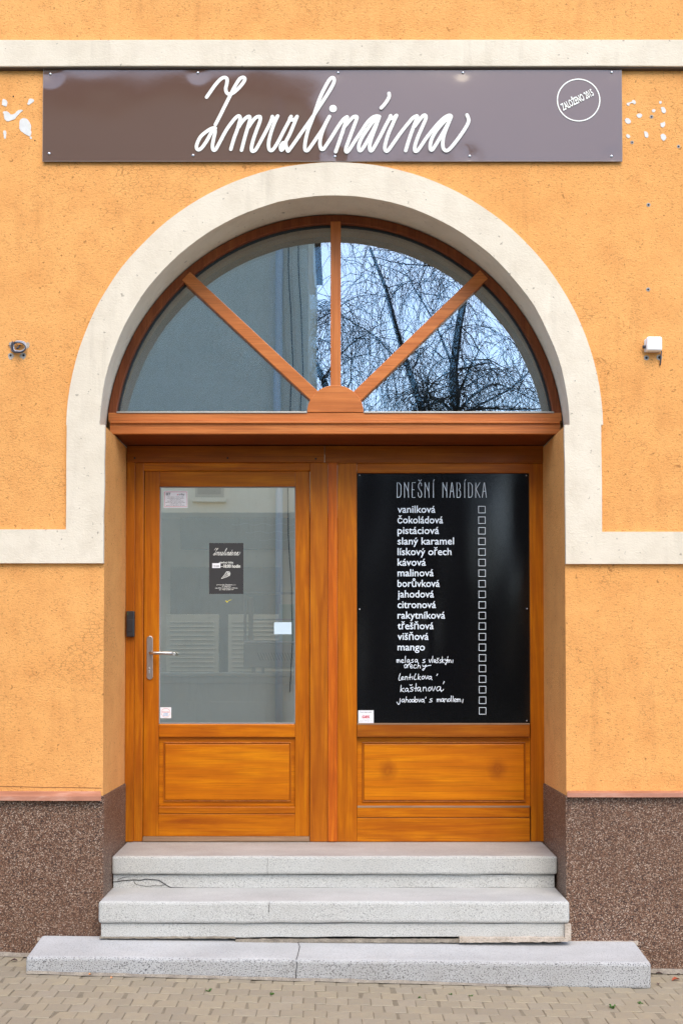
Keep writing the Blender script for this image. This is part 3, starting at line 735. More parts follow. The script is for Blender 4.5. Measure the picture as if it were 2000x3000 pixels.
# ------------------------------------------------------------------ steps
S = thing('entrance_steps', (0, -.15, GA), 'three worn pale granite steps with cracked slabs below the wooden doors', 'steps')
def slabstone(name, x0, x1, yf_, yb_, zt_l, zt_r, zb_l, zb_r, drop, mat, bev=.012, n=26, top=None, rag=.0016, ends=0):
    """stone with slightly uneven arrises; drop = fall of the tread towards the street"""
    V, F = [], []
    for i in range(n + 1):
        t = i / n; x = x0 + (x1 - x0) * t; zt = zt_l + (zt_r - zt_l) * t; zb = zb_l + (zb_r - zb_l) * t
        w = lambda s: noise.noise(Vector((x * 5, s * 3.1 + yf_ * 9, 0))) * rag * 2 + noise.noise(Vector((x * 23, s * 3.1 + yf_ * 9, 0))) * rag
        V += [(x, yf_ + w(1), zb + w(2)), (x, yf_ + w(3), zt - drop + w(4)), (x, yb_, zt), (x, yb_, zb)]
    for i in range(n):
        for j in range(4): F.append((4 * i + j, 4 * i + (j + 1) % 4, 4 * i + 4 + (j + 1) % 4, 4 * i + 4 + j))
    F += [(0, 1, 2, 3), (4 * n, 4 * n + 1, 4 * n + 2, 4 * n + 3)]
    o = mesh(name, V, F, mat, S, bev, seg=3)
    return o
def Zat(py, y_): return P(980, py, y_)[1]
# top step
zt = Zat(2467, YD - .01); y1 = .196
a, b = JX[0] + .0075, JX[1] - .0075
slabstone('step_slab', a, b, y1, YD + .03, zt, zt, Zat(2563, y1), Zat(2563, y1), zt - Zat(2508, y1), m_gran_top, .014)
slabstone('riser_stone', a + .004, b - .012, y1 + .022, YD, Zat(2564, y1) - .001, Zat(2564, y1) - .001, Zat(2602, y1 + .022), Zat(2601, y1 + .022), 0, m_gran_light, .004)
# middle step
y2 = -.10; zt2 = Zat(2600, y1 + .022)
slabstone('step_slab', P(288, 2680, y2)[0], P(1668, 2680, y2)[0], y2, .30, zt2, zt2, Zat(2706, y2), Zat(2706, y2), zt2 - Zat(2641, y2), m_gran_light, .016)
slabstone('riser_stone', P(290, 2730, y2)[0] + .008, P(1668, 2730, y2)[0] - .018, y2 + .016, .2, Zat(2707, y2) - .001, Zat(2707, y2) - .001, Zat(2746, y2 + .016), Zat(2745, y2 + .016), 0, m_gran_light, .003)
# bottom step, cracked in two
y3 = -.310
xl, xr = P(75, 2830, y3)[0], P(1907, 2850, y3)[0]; xc = P(868, 2830, y3)[0]
zl, zr_ = Zat(2803, y3), Zat(2822, y3)
zm = zl + (zr_ - zl) * .435
dr = .034
slabstone('step_slab', xl, xr, y3, -.0135, zl + dr, zr_ + dr, zl - .13, zr_ - .13, dr, m_gran_coarse, .017, n=34, rag=.0022)
# ground-worn tread: paler skin on the coarse stone
def skin(name, x0, x1, ya, yb_, za, zb_, zc_, zd_, mat, par, n=20):
    V, F = [], []
    for i in range(n + 1):
        t = i / n; x = x0 + (x1 - x0) * t
        V += [(x, ya + noise.noise(Vector((x * 30, 1, 0))) * .004, za + (zb_ - za) * t), (x, yb_, zc_ + (zd_ - zc_) * t)]
    for i in range(n): F.append((2 * i, 2 * i + 2, 2 * i + 3, 2 * i + 1))
    return mesh(name, V, F, mat, par)
# mortar bed and the black gap above the bottom step
def ragged(name, px0, px1, top, bot, y_, yb_, mat, amp, par=S, n=50):
    pts = []
    for i in range(n + 1):
        x = px0 + (px1 - px0) * i / n; e = min(1, i / 4, (n - i) / 4)
        zz = P(x, top(x) + amp * noise.noise(Vector((x * .05, 3, 0))) + amp * .6 * noise.noise(Vector((x * .19, 3, 0))), y_)
        pts.append(zz)
    for i in range(n + 1):
        x = px0 + (px1 - px0) * i / n
        pts.append(P(x, bot(x) + amp * noise.noise(Vector((x * .06, 7, 0))) + amp * .6 * noise.noise(Vector((x * .23, 9, 0))), y_))
    return slab(name, pts, [[i, i + 1, n + 2 + i, n + 1 + i] for i in range(n)], y_, yb_, mat, par, .0008)
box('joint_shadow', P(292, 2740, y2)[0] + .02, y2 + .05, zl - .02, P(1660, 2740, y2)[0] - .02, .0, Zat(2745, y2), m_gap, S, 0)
ragged('mortar_bed', 292, 690, lambda x: 2744, lambda x: 2750, y2 + .014, y2 + .04, m_dirt, 2.4)
ragged('mortar_bed', 690, 1345, lambda x: 2752.5, lambda x: 2762, y2 + .010, y2 + .04, m_dirt, 2.0)
ragged('mortar_bed', 1345, 1662, lambda x: 2747, lambda x: 2762 - (x - 1345) * .008, y2 - .006, y2 + .04, m_mortar, 2.2, n=40)
ragged('mortar_bed', 1654, 1672, lambda x: 2708, lambda x: 2756, y2 - .002, y2 + .03, m_mortar, 2.0, n=8)
ragged('mortar_bed', 1664, 1868, lambda x: 2757, lambda x: 2769, -.0165, .0, m_mortar, 3.0, n=40)
ragged('mortar_bed', 110, 292, lambda x: 2748, lambda x: 2757, -.0165, .0, m_mortar, 3.0, n=40)
# cracks as open dark lines on the stones
def crack(pxs, y_, w, par=S, mat=m_gap, dy=1e-5): return strokes('crack', [[P(x, y__, y_) for x, y__ in pxs]], w, y_, mat, par, dy, 4)
c5 = lambda q: [(x * 700 / 1568, 2200 + y_ * 700 / 1568) for x, y_ in q]
crack(c5([(735, 860), (770, 858), (800, 852), (830, 850), (880, 846), (925, 848), (960, 841), (1000, 845), (1040, 848), (1065, 862), (1085, 875), (1110, 890), (1130, 897), (1200, 898)]), y1 + .0195, .0042)
crack(c5([(880, 850), (886, 868), (900, 877), (930, 883), (965, 888), (1010, 884), (1045, 885), (1080, 878)]), y1 + .0196, .0022)
crack(c5([(770, 850), (790, 838), (820, 830), (850, 826)]), y1 + .0196, .0020)
crack(c5([(1130, 897), (1250, 899), (1400, 899), (1560, 900), (1700, 901), (1900, 902)]), y1 + .0194, .0030)
c6 = lambda q: [(650 + x * 700 / 1568, 2450 + y_ * 700 / 1568) for x, y_ in q]
crack(c6([(300, 140), (301, 170), (298, 200), (300, 250)]), y1 - .003, .0012)
crack(c6([(313, 430), (310, 460), (306, 500)]), y2 - .003, .0022)
# bottom step crack, climbing from the arris to the back of the tread
tp = []
for x, y_ in c6([(487, 815), (497, 790), (503, 765), (511, 735), (500, 712), (489, 690)]):
    dd = (y_ - 2752) / (2812 - 2752); yy = -.02 + (y3 + .02) * dd; X = P(x, y_, yy)[0]; tp.append((X, yy, zm + dr + .0012 - dr * dd))
V, F = [], []
for i, p in enumerate(tp):
    V += [(p[0] - .0016, p[1], p[2] + .0015), (p[0] + .0016, p[1], p[2] + .0015)]
    if i: F.append((2 * i - 2, 2 * i - 1, 2 * i + 1, 2 * i))
mesh('crack', V, F, m_gap, S)
crack(c6([(490, 825), (494, 845), (489, 870), (486, 900), (487, 950)]), y3 - .0045, .0036)
# dirt fillet at the foot of the bottom step
n = 60; V, F = [], []
for i in range(n + 1):
    t = i / n; x = xl + .01 + (xr - xl - .5) * t; f = 1 - max(0, (t - .75)) * 3
    V += [(x, y3 - .001, zg(x) + (.012 + .007 * noise.noise(Vector((x * 8, 1, 0)))) * f), (x, y3 - .026 - .012 * noise.noise(Vector((x * 6, 5, 0))), zg(x) + .0030)]
for i in range(n): F.append((2 * i, 2 * i + 1, 2 * i + 3, 2 * i + 2))
mesh('cement_fillet', V, F, m_dirt, S)

# ------------------------------------------------------------------ shop sign
YS = -.016
SG = thing('shop_sign', (0, YS, P(980, 472, YS)[1]), 'long glossy brown metal sign with white handwritten lettering under the cornice', 'sign')
sx0, sz0, sx1, sz1 = rect(127, 198, 1820, 472, YS)
screws = [(148, 216), (580, 213), (990, 213), (1355, 213), (1790, 212), (145, 450), (566, 455), (981, 458), (1375, 457), (1790, 457)]
scp = [P(x, y_, YS) for x, y_ in screws]
nx, nz = 220, 40; V, F = [], []
def dent(x, z):
    h = 0
    for i, (a, b) in enumerate(scp):
        d = math.hypot(x - a, z - b); h += (.0040, .0014, .0006, .0005, .0010, .0006, .0010, .0026, .0026, .0028)[i] * math.exp(-(d / .040) ** 2)
    h += .0016 * noise.noise(Vector((x * 1.6, z * 2.2, 1))) + .0004 * noise.noise(Vector((x * 5, z * 5, 4)))
    return YS + h
for j in range(nz + 1):
    for i in range(nx + 1):
        x = sx0 + (sx1 - sx0) * i / nx; z = sz0 + (sz1 - sz0) * j / nz; V.append((x, dent(x, z), z))
for j in range(nz):
    for i in range(nx): a = j * (nx + 1) + i; F.append((a, a + 1, a + nx + 2, a + nx + 1))
mesh('sign_sheet', V, F, m_sign, SG, smooth=True)
ew = .0012
slab('sheet_edge', [(sx0 - ew, sz0 - ew), (sx1 + ew, sz0 - ew), (sx1 + ew, sz1), (sx0 - ew, sz1), (sx0, sz0), (sx1, sz0), (sx1, sz1 - .001), (sx0, sz1 - .001)], [[0, 1, 5, 4], [1, 2, 6, 5], [3, 0, 4, 7]], YS - .0005, YS + .006, M('sheet_edge_grey', (.30, .28, .27), .5), SG)
for a, b in scp: dome('screw', a, b, dent(a, b) - .001, .0075, .005, m_screw, SG)
SA = 300 / 1568
def cA(q, o=560): return [(o + x * SA, 210 + y_ * SA) for x, y_ in q]
word = [
 cA([(238, 390), (300, 300), (380, 190), (460, 108), (520, 88), (552, 120), (545, 190), (530, 260), (545, 320), (590, 345), (650, 320), (730, 250), (800, 165), (822, 112), (795, 86), (745, 110), (690, 190), (640, 280), (580, 400), (500, 560), (430, 700), (372, 812)]),
 cA([(372, 865), (330, 865), (260, 900), (160, 980), (110, 1060), (83, 1145), (105, 1195), (160, 1170), (240, 1060), (300, 950), (350, 875), (368, 920), (345, 1030), (328, 1130), (335, 1190), (360, 1203), (390, 1170), (450, 1060), (540, 895), (640, 755), (700, 692), (735, 680), (752, 712), (735, 790), (710, 880), (655, 1030), (608, 1190)]),
 cA([(730, 850), (765, 790), (820, 725), (865, 692), (895, 690), (900, 735), (875, 830), (825, 1000), (772, 1203)]),
 cA([(880, 850), (930, 775), (990, 705), (1040, 688), (1060, 705), (1050, 770), (1000, 905), (950, 1050), (925, 1160), (930, 1212), (958, 1218), (1000, 1180), (1090, 1020), (1180, 850), (1225, 750), (1243, 688)]),
 cA([(1243, 688), (1240, 745), (1280, 730), (1325, 680)]),
 cA([(1325, 680), (1270, 800), (1218, 950), (1187, 1090), (1192, 1180), (1222, 1210), (1262, 1185), (1330, 1080), (1420, 905), (1500, 755), (1530, 688)]),
 cA([(171, 688), (150, 735), (220, 735), (262, 688)], 820), cA([(262, 688), (205, 830), (150, 960), (92, 1070)], 820),
 cA([(92, 1090), (45, 1095), (10, 1150), (22, 1205), (60, 1165), (70, 1120), (40, 1130), (25, 1170)], 820),
 cA([(85, 1090), (98, 1160), (122, 1218), (150, 1190), (230, 1080), (330, 935), (440, 780), (520, 665), (590, 555), (680, 420), (765, 285), (820, 180), (828, 115), (800, 94), (755, 130), (685, 250), (610, 410), (540, 610), (480, 770), (430, 900), (395, 1040), (380, 1150), (388, 1203), (420, 1210), (460, 1165), (560, 1020), (650, 885), (720, 755), (757, 690)], 820),
 cA([(757, 690), (700, 800), (650, 920), (618, 1035), (612, 1120), (630, 1185), (660, 1192), (695, 1150), (790, 1005), (890, 845), (970, 735), (1025, 697)], 820),
 cA([(1030, 700), (1000, 790), (955, 930), (905, 1080), (852, 1230)], 820),
 cA([(985, 850), (1060, 760), (1120, 700), (1168, 692), (1172, 730), (1120, 870), (1050, 1060), (1008, 1180), (1012, 1228), (1048, 1215), (1130, 1090), (1230, 940), (1330, 790), (1410, 710), (1475, 685), (1520, 692)], 820),
 cA([(1500, 695), (1420, 770), (1340, 880), (1255, 1010), (1212, 1110), (1205, 1185), (1225, 1215), (1265, 1180), (1350, 1040), (1440, 870), (1515, 705)], 820),
 cA([(1515, 705), (1460, 860), (1400, 1020), (1372, 1130), (1375, 1200), (1400, 1215), (1440, 1160), (1530, 1000), (1611, 840), (1671, 730), (1691, 680)], 820),
 cA([(280, 680), (275, 720), (320, 715), (370, 675)], 1090),
 cA([(370, 675), (310, 810), (245, 960), (200, 1110), (192, 1190), (218, 1223), (255, 1195), (330, 1090), (420, 960), (530, 820), (620, 715), (680, 682)], 1090),
 cA([(690, 690), (650, 800), (600, 935), (550, 1080), (510, 1215)], 1090),
 cA([(650, 840), (720, 745), (780, 678), (815, 680), (815, 730), (765, 850), (695, 1010), (655, 1130), (648, 1205), (672, 1225), (720, 1180), (820, 1030), (930, 890), (1030, 775), (1110, 705), (1175, 675), (1205, 690)], 1090),
 cA([(1190, 685), (1080, 790), (980, 910), (915, 1020), (886, 1120), (888, 1190), (915, 1203), (960, 1140), (1040, 1010), (1120, 870), (1180, 755), (1205, 690)], 1090),
 cA([(1205, 690), (1150, 830), (1100, 960), (1077, 1080), (1082, 1170), (1112, 1210), (1150, 1212), (1200, 1170), (1290, 1060), (1380, 935), (1450, 820), (1472, 745), (1447, 670)], 1090),
 cA([(255, 340), (257, 385), (230, 445), (180, 515), (135, 562)], 1090)]
SK = 57 * SA
YT = YS - .0022
strokes('lettering', [[P(x, y_, YT) for x, y_ in s] for s in word], .0182, YT, m_wlet, SG, 3e-6)
dx_, dz_ = P(820 + 812 * SA, 210 + 567 * SA, YT); poly_slab('lettering_dot', disc(dx_, dz_, .0195, 22), YT - .002, YT, m_wlet, SG)
cx_, cz_ = P(1693.5, 293, YT)
strokes('ring_emblem', [[(cx_ + .1115 * math.cos(math.pi * 2 * i / 48), cz_ + .1115 * math.sin(math.pi * 2 * i / 48)) for i in range(49)]], .0062, YT, m_wlet, SG, 3e-6, 1)
t = text('lettering', 'ZALOŽENO 2015', 1643, 1745, 299, 20, YT - .001, m_wlet, SG, .022)
t.data.transform(Matrix.Rotation(R_(-27), 4, 'Y') if 0 else Matrix.Rotation(R_(-27), 4, 'Y')); t.location += Vector((0, 0, -.004))
for v in t.data.vertices: pass

# ------------------------------------------------------------------ menu board
YB = YD + .012
MB = thing('menu_board', (P(1298, 2119, YB)[0], YB, P(1298, 2119, YB)[1]), 'large glossy black menu board listing flavours with small square check boxes', 'menu board')
bx0, bz0, bx1, bz1 = rect(1047, 1387, 1550, 2118, YB)
nx, nz = 60, 90; V, F = [], []
for j in range(nz + 1):
    for i in range(nx + 1):
        x = bx0 + (bx1 - bx0) * i / nx; z = bz0 + (bz1 - bz0) * j / nz
        V.append((x, YB + .0050 * noise.noise(Vector((x * 2.6, z * 1.1, 2))) + .0060 * math.exp(-((x - 1.02) / .09) ** 2 - ((z - 2.43) / .30) ** 2) + .004 * math.exp(-((x - .55) / .05) ** 2 - ((z - 1.75) / .2) ** 2) + .0022 * noise.noise(Vector((x * 6, z * 2.4, 7))), z))
for j in range(nz):
    for i in range(nx): a = j * (nx + 1) + i; F.append((a, a + 1, a + nx + 2, a + nx + 1))
mesh('board_sheet', V, F, m_board, MB, smooth=True)
YM = YB - .0050
for px, py in ((1053, 1392), (1541, 1393), (1053, 1785), (1543, 1783), (1542, 2112)):
    x, z = P(px, py, YM); dome('screw', x, z, YM, .0045, .003, m_screw, MB, 10, 2)
LT = {'D': [[(0, 0), (0, 1), (.55, .97), (1, .80), (1, .2), (.75, .03), (0, 0)]], 'N': [[(0, 0), (0, 1)], [(0, .98), (.9, .42)], [(1, 1), (.95, .5), (1, 0)]],
      'E': [[(1, 1), (.08, 1), (0, .5), (.05, 0), (.9, 0)], [(.05, .52), (.7, .52)]], 'S': [[(.95, .78), (.85, .95), (.5, 1), (.12, .88), (.08, .68), (.35, .55), (.85, .38), (1, .2), (.8, .03), (.4, 0), (.05, .12), (0, .32)]],
      'v': [[(.1, 1.18), (.5, 1.08), (.9, 1.18)]], 'I': [[(.5, 0), (.5, 1)]], 'i': [[(.5, 1.08), (.9, 1.2)]],
      'A': [[(0, 0), (.45, 1), (.55, 1), (1, 0)], [(.2, .42), (.85, .42)]], 'B': [[(0, 0), (0, 1), (.7, .97), (.95, .8), (.85, .6), (.5, .52), (.95, .4), (1, .15), (.75, 0), (0, 0)]],
      'K': [[(0, 0), (0, 1)], [(1, 1), (.05, .55)], [(.05, .58), (1, 0)]]}
ts = 300 / 1568
for chs, a, b in (('D', 67, 125), ('N', 178, 240), ('E', 295, 342), ('Sv', 388, 443), ('N', 492, 553), ('Ii', 600, 640), ('N', 765, 826), ('A', 873, 935), ('B', 980, 1035), ('Ii', 1078, 1118), ('D', 1158, 1215), ('K', 1268, 1332), ('A', 1368, 1430)):
    paths = [[P(1150 + (a + (b - a) * x) * ts, 1390 + (352 - 228 * z) * ts, YM) for x, z in q] for ch in chs for q in LT[ch]]
    strokes('title_letter', paths, .0036, YM, m_blet, MB, 1e-5, 1)
items = [('vanilková', 662), ('čokoládová', 716), ('pistáciová', 688), ('slaný karamel', 794), ('lískový ořech', 776), ('kávová', 595), ('malinová', 650), ('borůvková', 692), ('jahodová', 652), ('citronová', 666), ('rakytníková', 731), ('třešňová', 650), ('višňová', 614), ('mango', 588)]
for i, (s, xe) in enumerate(items):
    text('menu_line', s, 1164, 1000 + xe * .41454, 1502 + i * 31.03, 20.5, YM, m_blet, MB, .009)
bxs = None
for i in range(20):
    cx_, cz_ = P(1410.5, 1493 + i * 31.03, YM); h, w_ = .0205, .0028
    q = [(cx_ - h, cz_ - h), (cx_ + h, cz_ - h), (cx_ + h, cz_ + h), (cx_ - h, cz_ + h), (cx_ - h + w_, cz_ - h + w_), (cx_ + h - w_, cz_ - h + w_), (cx_ + h - w_, cz_ + h - w_), (cx_ - h + w_, cz_ + h - w_)]
    if bxs is None:
        bxs = slab('check_box', q, [[0, 1, 5, 4], [1, 2, 6, 5], [2, 3, 7, 6], [3, 0, 4, 7]], YM - .0006, YM, m_blet, MB); z00 = cz_
    else:
        o = bxs.copy(); C.objects.link(o); o.parent = MB; o.location = bxs.location + Vector((0, 0, cz_ - z00))
# handwriting: strokes per letter in a unit cell (x 0..1, z 0 baseline, 1 x-height)
HW = {'m': [[(0, 1), (.02, 0)], [(.03, .7), (.25, 1), (.42, .8), (.42, 0)], [(.45, .7), (.72, 1), (.9, .8), (1, 0)]], 'e': [[(.1, .45), (.8, .6), (.7, 1), (.3, .95), (.1, .4), (.4, 0), (1, .15)]],
      'l': [[(.5, 1.9), (.3, 0)]], 'L': [[(.7, 1.8), (.2, .5), (.3, -.1), (1, .05)]], 'a': [[(.9, .95), (.4, 1), (.05, .5), (.3, .05), (.8, .5), (.9, .95), (.9, .3), (1.1, -.1)]], 's': [[(.9, 1), (.3, .9), (.3, .65), (.8, .4), (.7, .05), (0, 0)]],
      'v': [[(0, 1), (.35, 0), (.9, 1)]], 'k': [[(.2, 1.8), (.05, 0)], [(.85, 1), (.15, .5), (.9, -.05)]], 'y': [[(.1, 1), (.3, .4), (.8, .9)], [(1, 1), (.6, -.2), (.25, -.8), (.1, -.4), (.7, 0)]], 'i': [[(.5, .9), (.3, 0)]],
      'o': [[(.5, 1), (.1, .6), (.3, 0), (.8, .3), (.8, .85), (.5, 1)]], 'r': [[(.1, 1), (.1, 0)], [(.1, .6), (.5, 1), (.9, .95)]], 'c': [[(.9, .9), (.4, 1), (.1, .4), (.4, 0), (1, .15)]], 'h': [[(.3, 1.8), (.05, 0)], [(.1, .6), (.6, .95), (.8, .5), (.8, 0)]],
      'n': [[(.1, 1), (.05, 0)], [(.1, .7), (.6, 1), (.8, .6), (.9, 0)]], 't': [[(.6, 1.8), (.4, .1), (.5, 0)], [(0, .65), (1, .75)]], 'j': [[(.8, 1), (.6, -.4), (.2, -.7), (-.3, .0)]], 'd': [[(.7, .9), (.2, .9), (.1, .2), (.5, .1), (.9, .7)], [(1.1, 1.9), (.95, 0)]],
      '^': [[(.2, 1.45), (.5, 1.25), (.9, 1.5)]], "'": [[(.75, 1.9), (.5, 1.35)]]}
hs = 230 / 1568
def hand(cells, tail=None):
    paths = []
    for ch, x0, x1, base, xh in cells:
        for q in HW[ch]: paths.append([P(1150 + (x0 + (x1 - x0) * x) * hs, 1910 + (base - xh * z) * hs, YM) for x, z in q])
    if tail: paths.append([P(1150 + x * hs, 1910 + z * hs, YM) for x, z in tail])
    strokes('handwritten_line', paths, .0031, YM, m_hand, MB, 1e-5, 3)
hand([('m', 80, 140, 212, 60), ('e', 160, 220, 215, 62), ('l', 235, 270, 215, 68), ('a', 280, 335, 212, 60), ('s', 365, 415, 210, 62), ('a', 435, 495, 210, 62), ('s', 590, 650, 215, 68), ('v', 722, 770, 215, 68), ('l', 780, 810, 215, 68), ('a', 815, 855, 212, 60), ('s', 870, 910, 215, 62), ('^', 870, 925, 215, 62), ('s', 930, 965, 215, 62), ('k', 975, 1030, 215, 66), ('y', 1040, 1090, 205, 62), ("'", 1070, 1110, 205, 60), ('m', 1095, 1160, 212, 55), ('i', 1180, 1215, 218, 68)])
hand([('o', 222, 290, 320, 75), ('r', 290, 340, 318, 65), ('^', 305, 360, 320, 62), ('e', 340, 400, 322, 65), ('c', 410, 470, 325, 68), ('h', 490, 560, 325, 60), ('y', 585, 665, 320, 60)], [(640, 300), (700, 275), (762, 265)])
hand([('L', 110, 165, 560, 72), ('e', 165, 225, 555, 60), ('n', 245, 300, 555, 68), ('t', 310, 375, 548, 62), ('i', 380, 410, 548, 66), ('L', 415, 475, 545, 62), ('k', 500, 560, 550, 62), ('o', 570, 635, 545, 65), ('v', 645, 705, 545, 70), ('a', 705, 775, 550, 62), ("'", 840, 910, 560, 65)])
hand([('k', 150, 235, 795, 72), ('a', 240, 310, 795, 68), ('s', 335, 415, 785, 80), ('^', 325, 395, 770, 80), ('t', 420, 500, 782, 85), ('a', 485, 555, 785, 80), ('n', 600, 680, 782, 80), ('o', 700, 770, 782, 80), ('v', 780, 855, 780, 90), ('a', 865, 960, 785, 92), ("'", 960, 1045, 760, 90)], [(940, 760), (985, 778), (1012, 745)])
hand([('j', 100, 160, 1000, 70), ('a', 172, 232, 1005, 62), ('h', 250, 315, 1005, 62), ('o', 320, 375, 1005, 62), ('d', 375, 435, 1005, 60), ('o', 440, 500, 1005, 62), ('v', 510, 560, 1005, 65), ('a', 565, 625, 1005, 60), ("'", 630, 675, 1010, 60), ('s', 725, 795, 1000, 65), ('m', 880, 950, 995, 55), ('a', 960, 1015, 995, 62), ('n', 1025, 1090, 995, 62), ('d', 1095, 1160, 995, 62), ('l', 1180, 1225, 995, 60), ('e', 1215, 1270, 995, 60), ('m', 1280, 1350, 995, 58), ('i', 1370, 1430, 1015, 80)])
# small security sticker on the board corner
def sticker(name, px0, py0, px1, py1, y_, mat, label, cat, th=.0006, rot=0):
    a, c_, b, d_ = rect(px0, py0, px1, py1, y_)
    T = thing(name, ((a + b) / 2, y_, c_), label, cat)
    box('sheet', a, y_ - th, c_, b, y_, d_, mat, T, 0)
    return T
ST = sticker('sticker', 1049, 2081, 1094, 2119, YM - .001, m_paper, 'small white square sticker with red lettering in the lower left corner of the menu board', 'sticker')
yy = YM - .0022
text('print_line', 'GES', 1060, 1082, 2103.5, 7, yy, m_red, ST, .04)
text('print_line', 'Tento objekt střeží', 1054, 1088, 2088, 3, yy, m_ink, ST)
text('print_line', 'www 377 221 111', 1053, 1090, 2113, 2, yy, m_ink, ST)
strokes('oval_border', [[P(1071.5 + 15 * math.cos(i * .2618), 2100 - 8.5 * math.sin(i * .2618), yy) for i in range(25)]], .0006, yy, m_plug, ST, 1e-6, 1)
strokes('print_border', [[P(x, y_, yy) for x, y_ in ((1051, 2083), (1092, 2083), (1092, 2117), (1051, 2117), (1051, 2083))]], .0007, yy, m_plug, ST, 1e-6, 1)

# ------------------------------------------------------------------ papers on the door glass
YP = YG - .0015
E = sticker('sticker', 480, 1438, 550, 1488, YP, m_paper, 'white notice sticker with a red border at the top left of the door glass', 'sticker')
yy = YP - .0013
strokes('print_border', [[P(x, y_, yy) for x, y_ in ((483, 1441), (547, 1441), (547, 1484.5), (483, 1484.5), (483, 1441))]], .0022, yy, m_red, E, 1e-6, 1)
text('print_line', 'EET', 487, 500, 1451, 7, yy, m_ink, E, .02)
text('print_line', 'e', 519, 523, 1451, 5, yy, m_red, E, .01); text('print_line', 'tržby', 524, 541, 1451, 5.5, yy, m_ink, E, .01)
for i, (s, a, b) in enumerate((('Podle zákona o evidenci tržeb', 490, 538), ('je prodávající povinen vystavit', 490, 539), ('kupujícímu účtenku.', 498, 530), ('Zároveň je povinen zaevidovat', 491, 538), ('přijatou tržbu u správce daně on-line,', 485, 543), ('v případě technického', 497, 532), ('výpadku pak nejpozději do 48 hodin.', 486, 542))):
    text('print_line', s, a, b, 1457 + i * 4.05, 2.6, yy, m_ink, E)
OP = sticker('poster', 613, 1591, 713, 1740, YP, m_poster, 'black opening hours poster with a small ice cream cone stuck on the door glass', 'poster')
yy = YP - .0013
k = (1225 - 290) / 2 * 0 + (704.2 - 624.7) / (1377 - 570)
strokes('lettering', [[P(624.7 + (x - 570) * k, 1627.5 + (y_ - 446) * k * 1.0, yy) for x, y_ in s] for s in word], .0017, yy, m_wlet, OP, 5e-7, 2)
text('print_line', 'otevírací doba:', 642, 684, 1650.5, 6, yy, m_wlet, OP, .01)
text('print_line', '–18:00 hodin', 647, 704, 1663, 9, yy, m_wlet, OP, .02)
for i, (s, a, b) in enumerate((('provozovatel: Zmrzlinárna s.r.o.', 635, 691), ('IČ: 06947735', 651, 676), ('odpovědná osoba: Kateřina Willmann', 630, 696), ('tel.: +420 725 836 679', 642, 684))):
    text('print_line', s, a, b, 1714.5 + i * 4.8, 3.2, yy, m_wlet, OP, .004)
pk = 130 / 1529
cone = [[(575, 1355), (680, 1225), (755, 1110), (800, 1115), (840, 1112), (875, 1165), (860, 1245), (740, 1300), (575, 1355)]] + [[(640 + i * 33, 1285 - i * 38), (672 + i * 36, 1310 - i * 14)] for i in range(5)] + [[(760, 1120), (830, 1240)], [(800, 1120), (855, 1230)], [(800, 1160), (870, 1180)]]
strokes('cone_drawing', [[P(600 + x * pk, 1580 + y_ * pk, yy) for x, y_ in q] for q in cone], .0022, yy, m_wlet, OP, 5e-7, 1)
H = sticker('sticker', 622, 1650, 646, 1664, YP - .002, m_paper, 'tiny white label with a handwritten hour on the black opening hours poster', 'sticker')
text('print_line', '13:00', 625, 642, 1661, 5, YP - .0033, m_ink, H)
W = sticker('sticker', 470, 2072, 502, 2104, YP, m_paper, 'small square white sticker with a red ring at the bottom left of the door glass', 'sticker')
yy = YP - .0013
strokes('ring_print', [[P(486 + 13 * math.cos(i * .2618), 2088 - 13 * math.sin(i * .2618), yy) for i in range(25)]], .0012, yy, m_red, W, 1e-6, 1)
text('print_line', 'Čerstvá káva', 476, 497, 2087, 2.6, yy - .0003, m_red, W, .02); text('print_line', 'DOBRÝ', 480, 493, 2092, 2.6, yy - .0003, m_blue, W, .01); text('print_line', 'DORT', 479, 494, 2097, 3.4, yy - .0003, m_blue, W, .01)
sticker('paper_note', 803, 1823, 854, 1858, YP, m_bluepaper, 'blank pale blue paper card taped to the right side of the door glass', 'paper')
yr = [(700, 2130), (745, 2110), (780, 2140), (840, 2090), (925, 2080), (910, 2095), (850, 2110), (800, 2130), (795, 2170), (765, 2185), (740, 2150)]
o = poly_slab('tape_residue', [P(600 + x * pk, 1580 + y_ * pk, YP) for x, y_ in yr], YP - .0005, YP, m_yellow); tag(o, 'yellow smear of old tape on the door glass below the black poster', 'tape residue')
# door contact box
cb = thing('door_sensor', (P(381, 1866, YD - .02)[0], YD - .02, P(381, 1866, YD - .02)[1]), 'narrow black plastic sensor box on the left door post by the orange wall', 'sensor')
X0, Z0, X1, Z1 = rect(370, 1790, 394, 1866, YD - .045)
box('casing', X0, YD - .045, Z0, X1, YD - .016, Z1, m_black, cb, .006, seg=3)
box('cover_plate', X0 + .006, YD - .048, Z0 + .03, X1 - .006, YD - .044, Z0 + .10, m_black, cb, .002)
box('indicator_light', X0 + .008, YD - .047, Z1 - .022, X0 + .011, YD - .044, Z1 - .008, m_green, cb, 0)

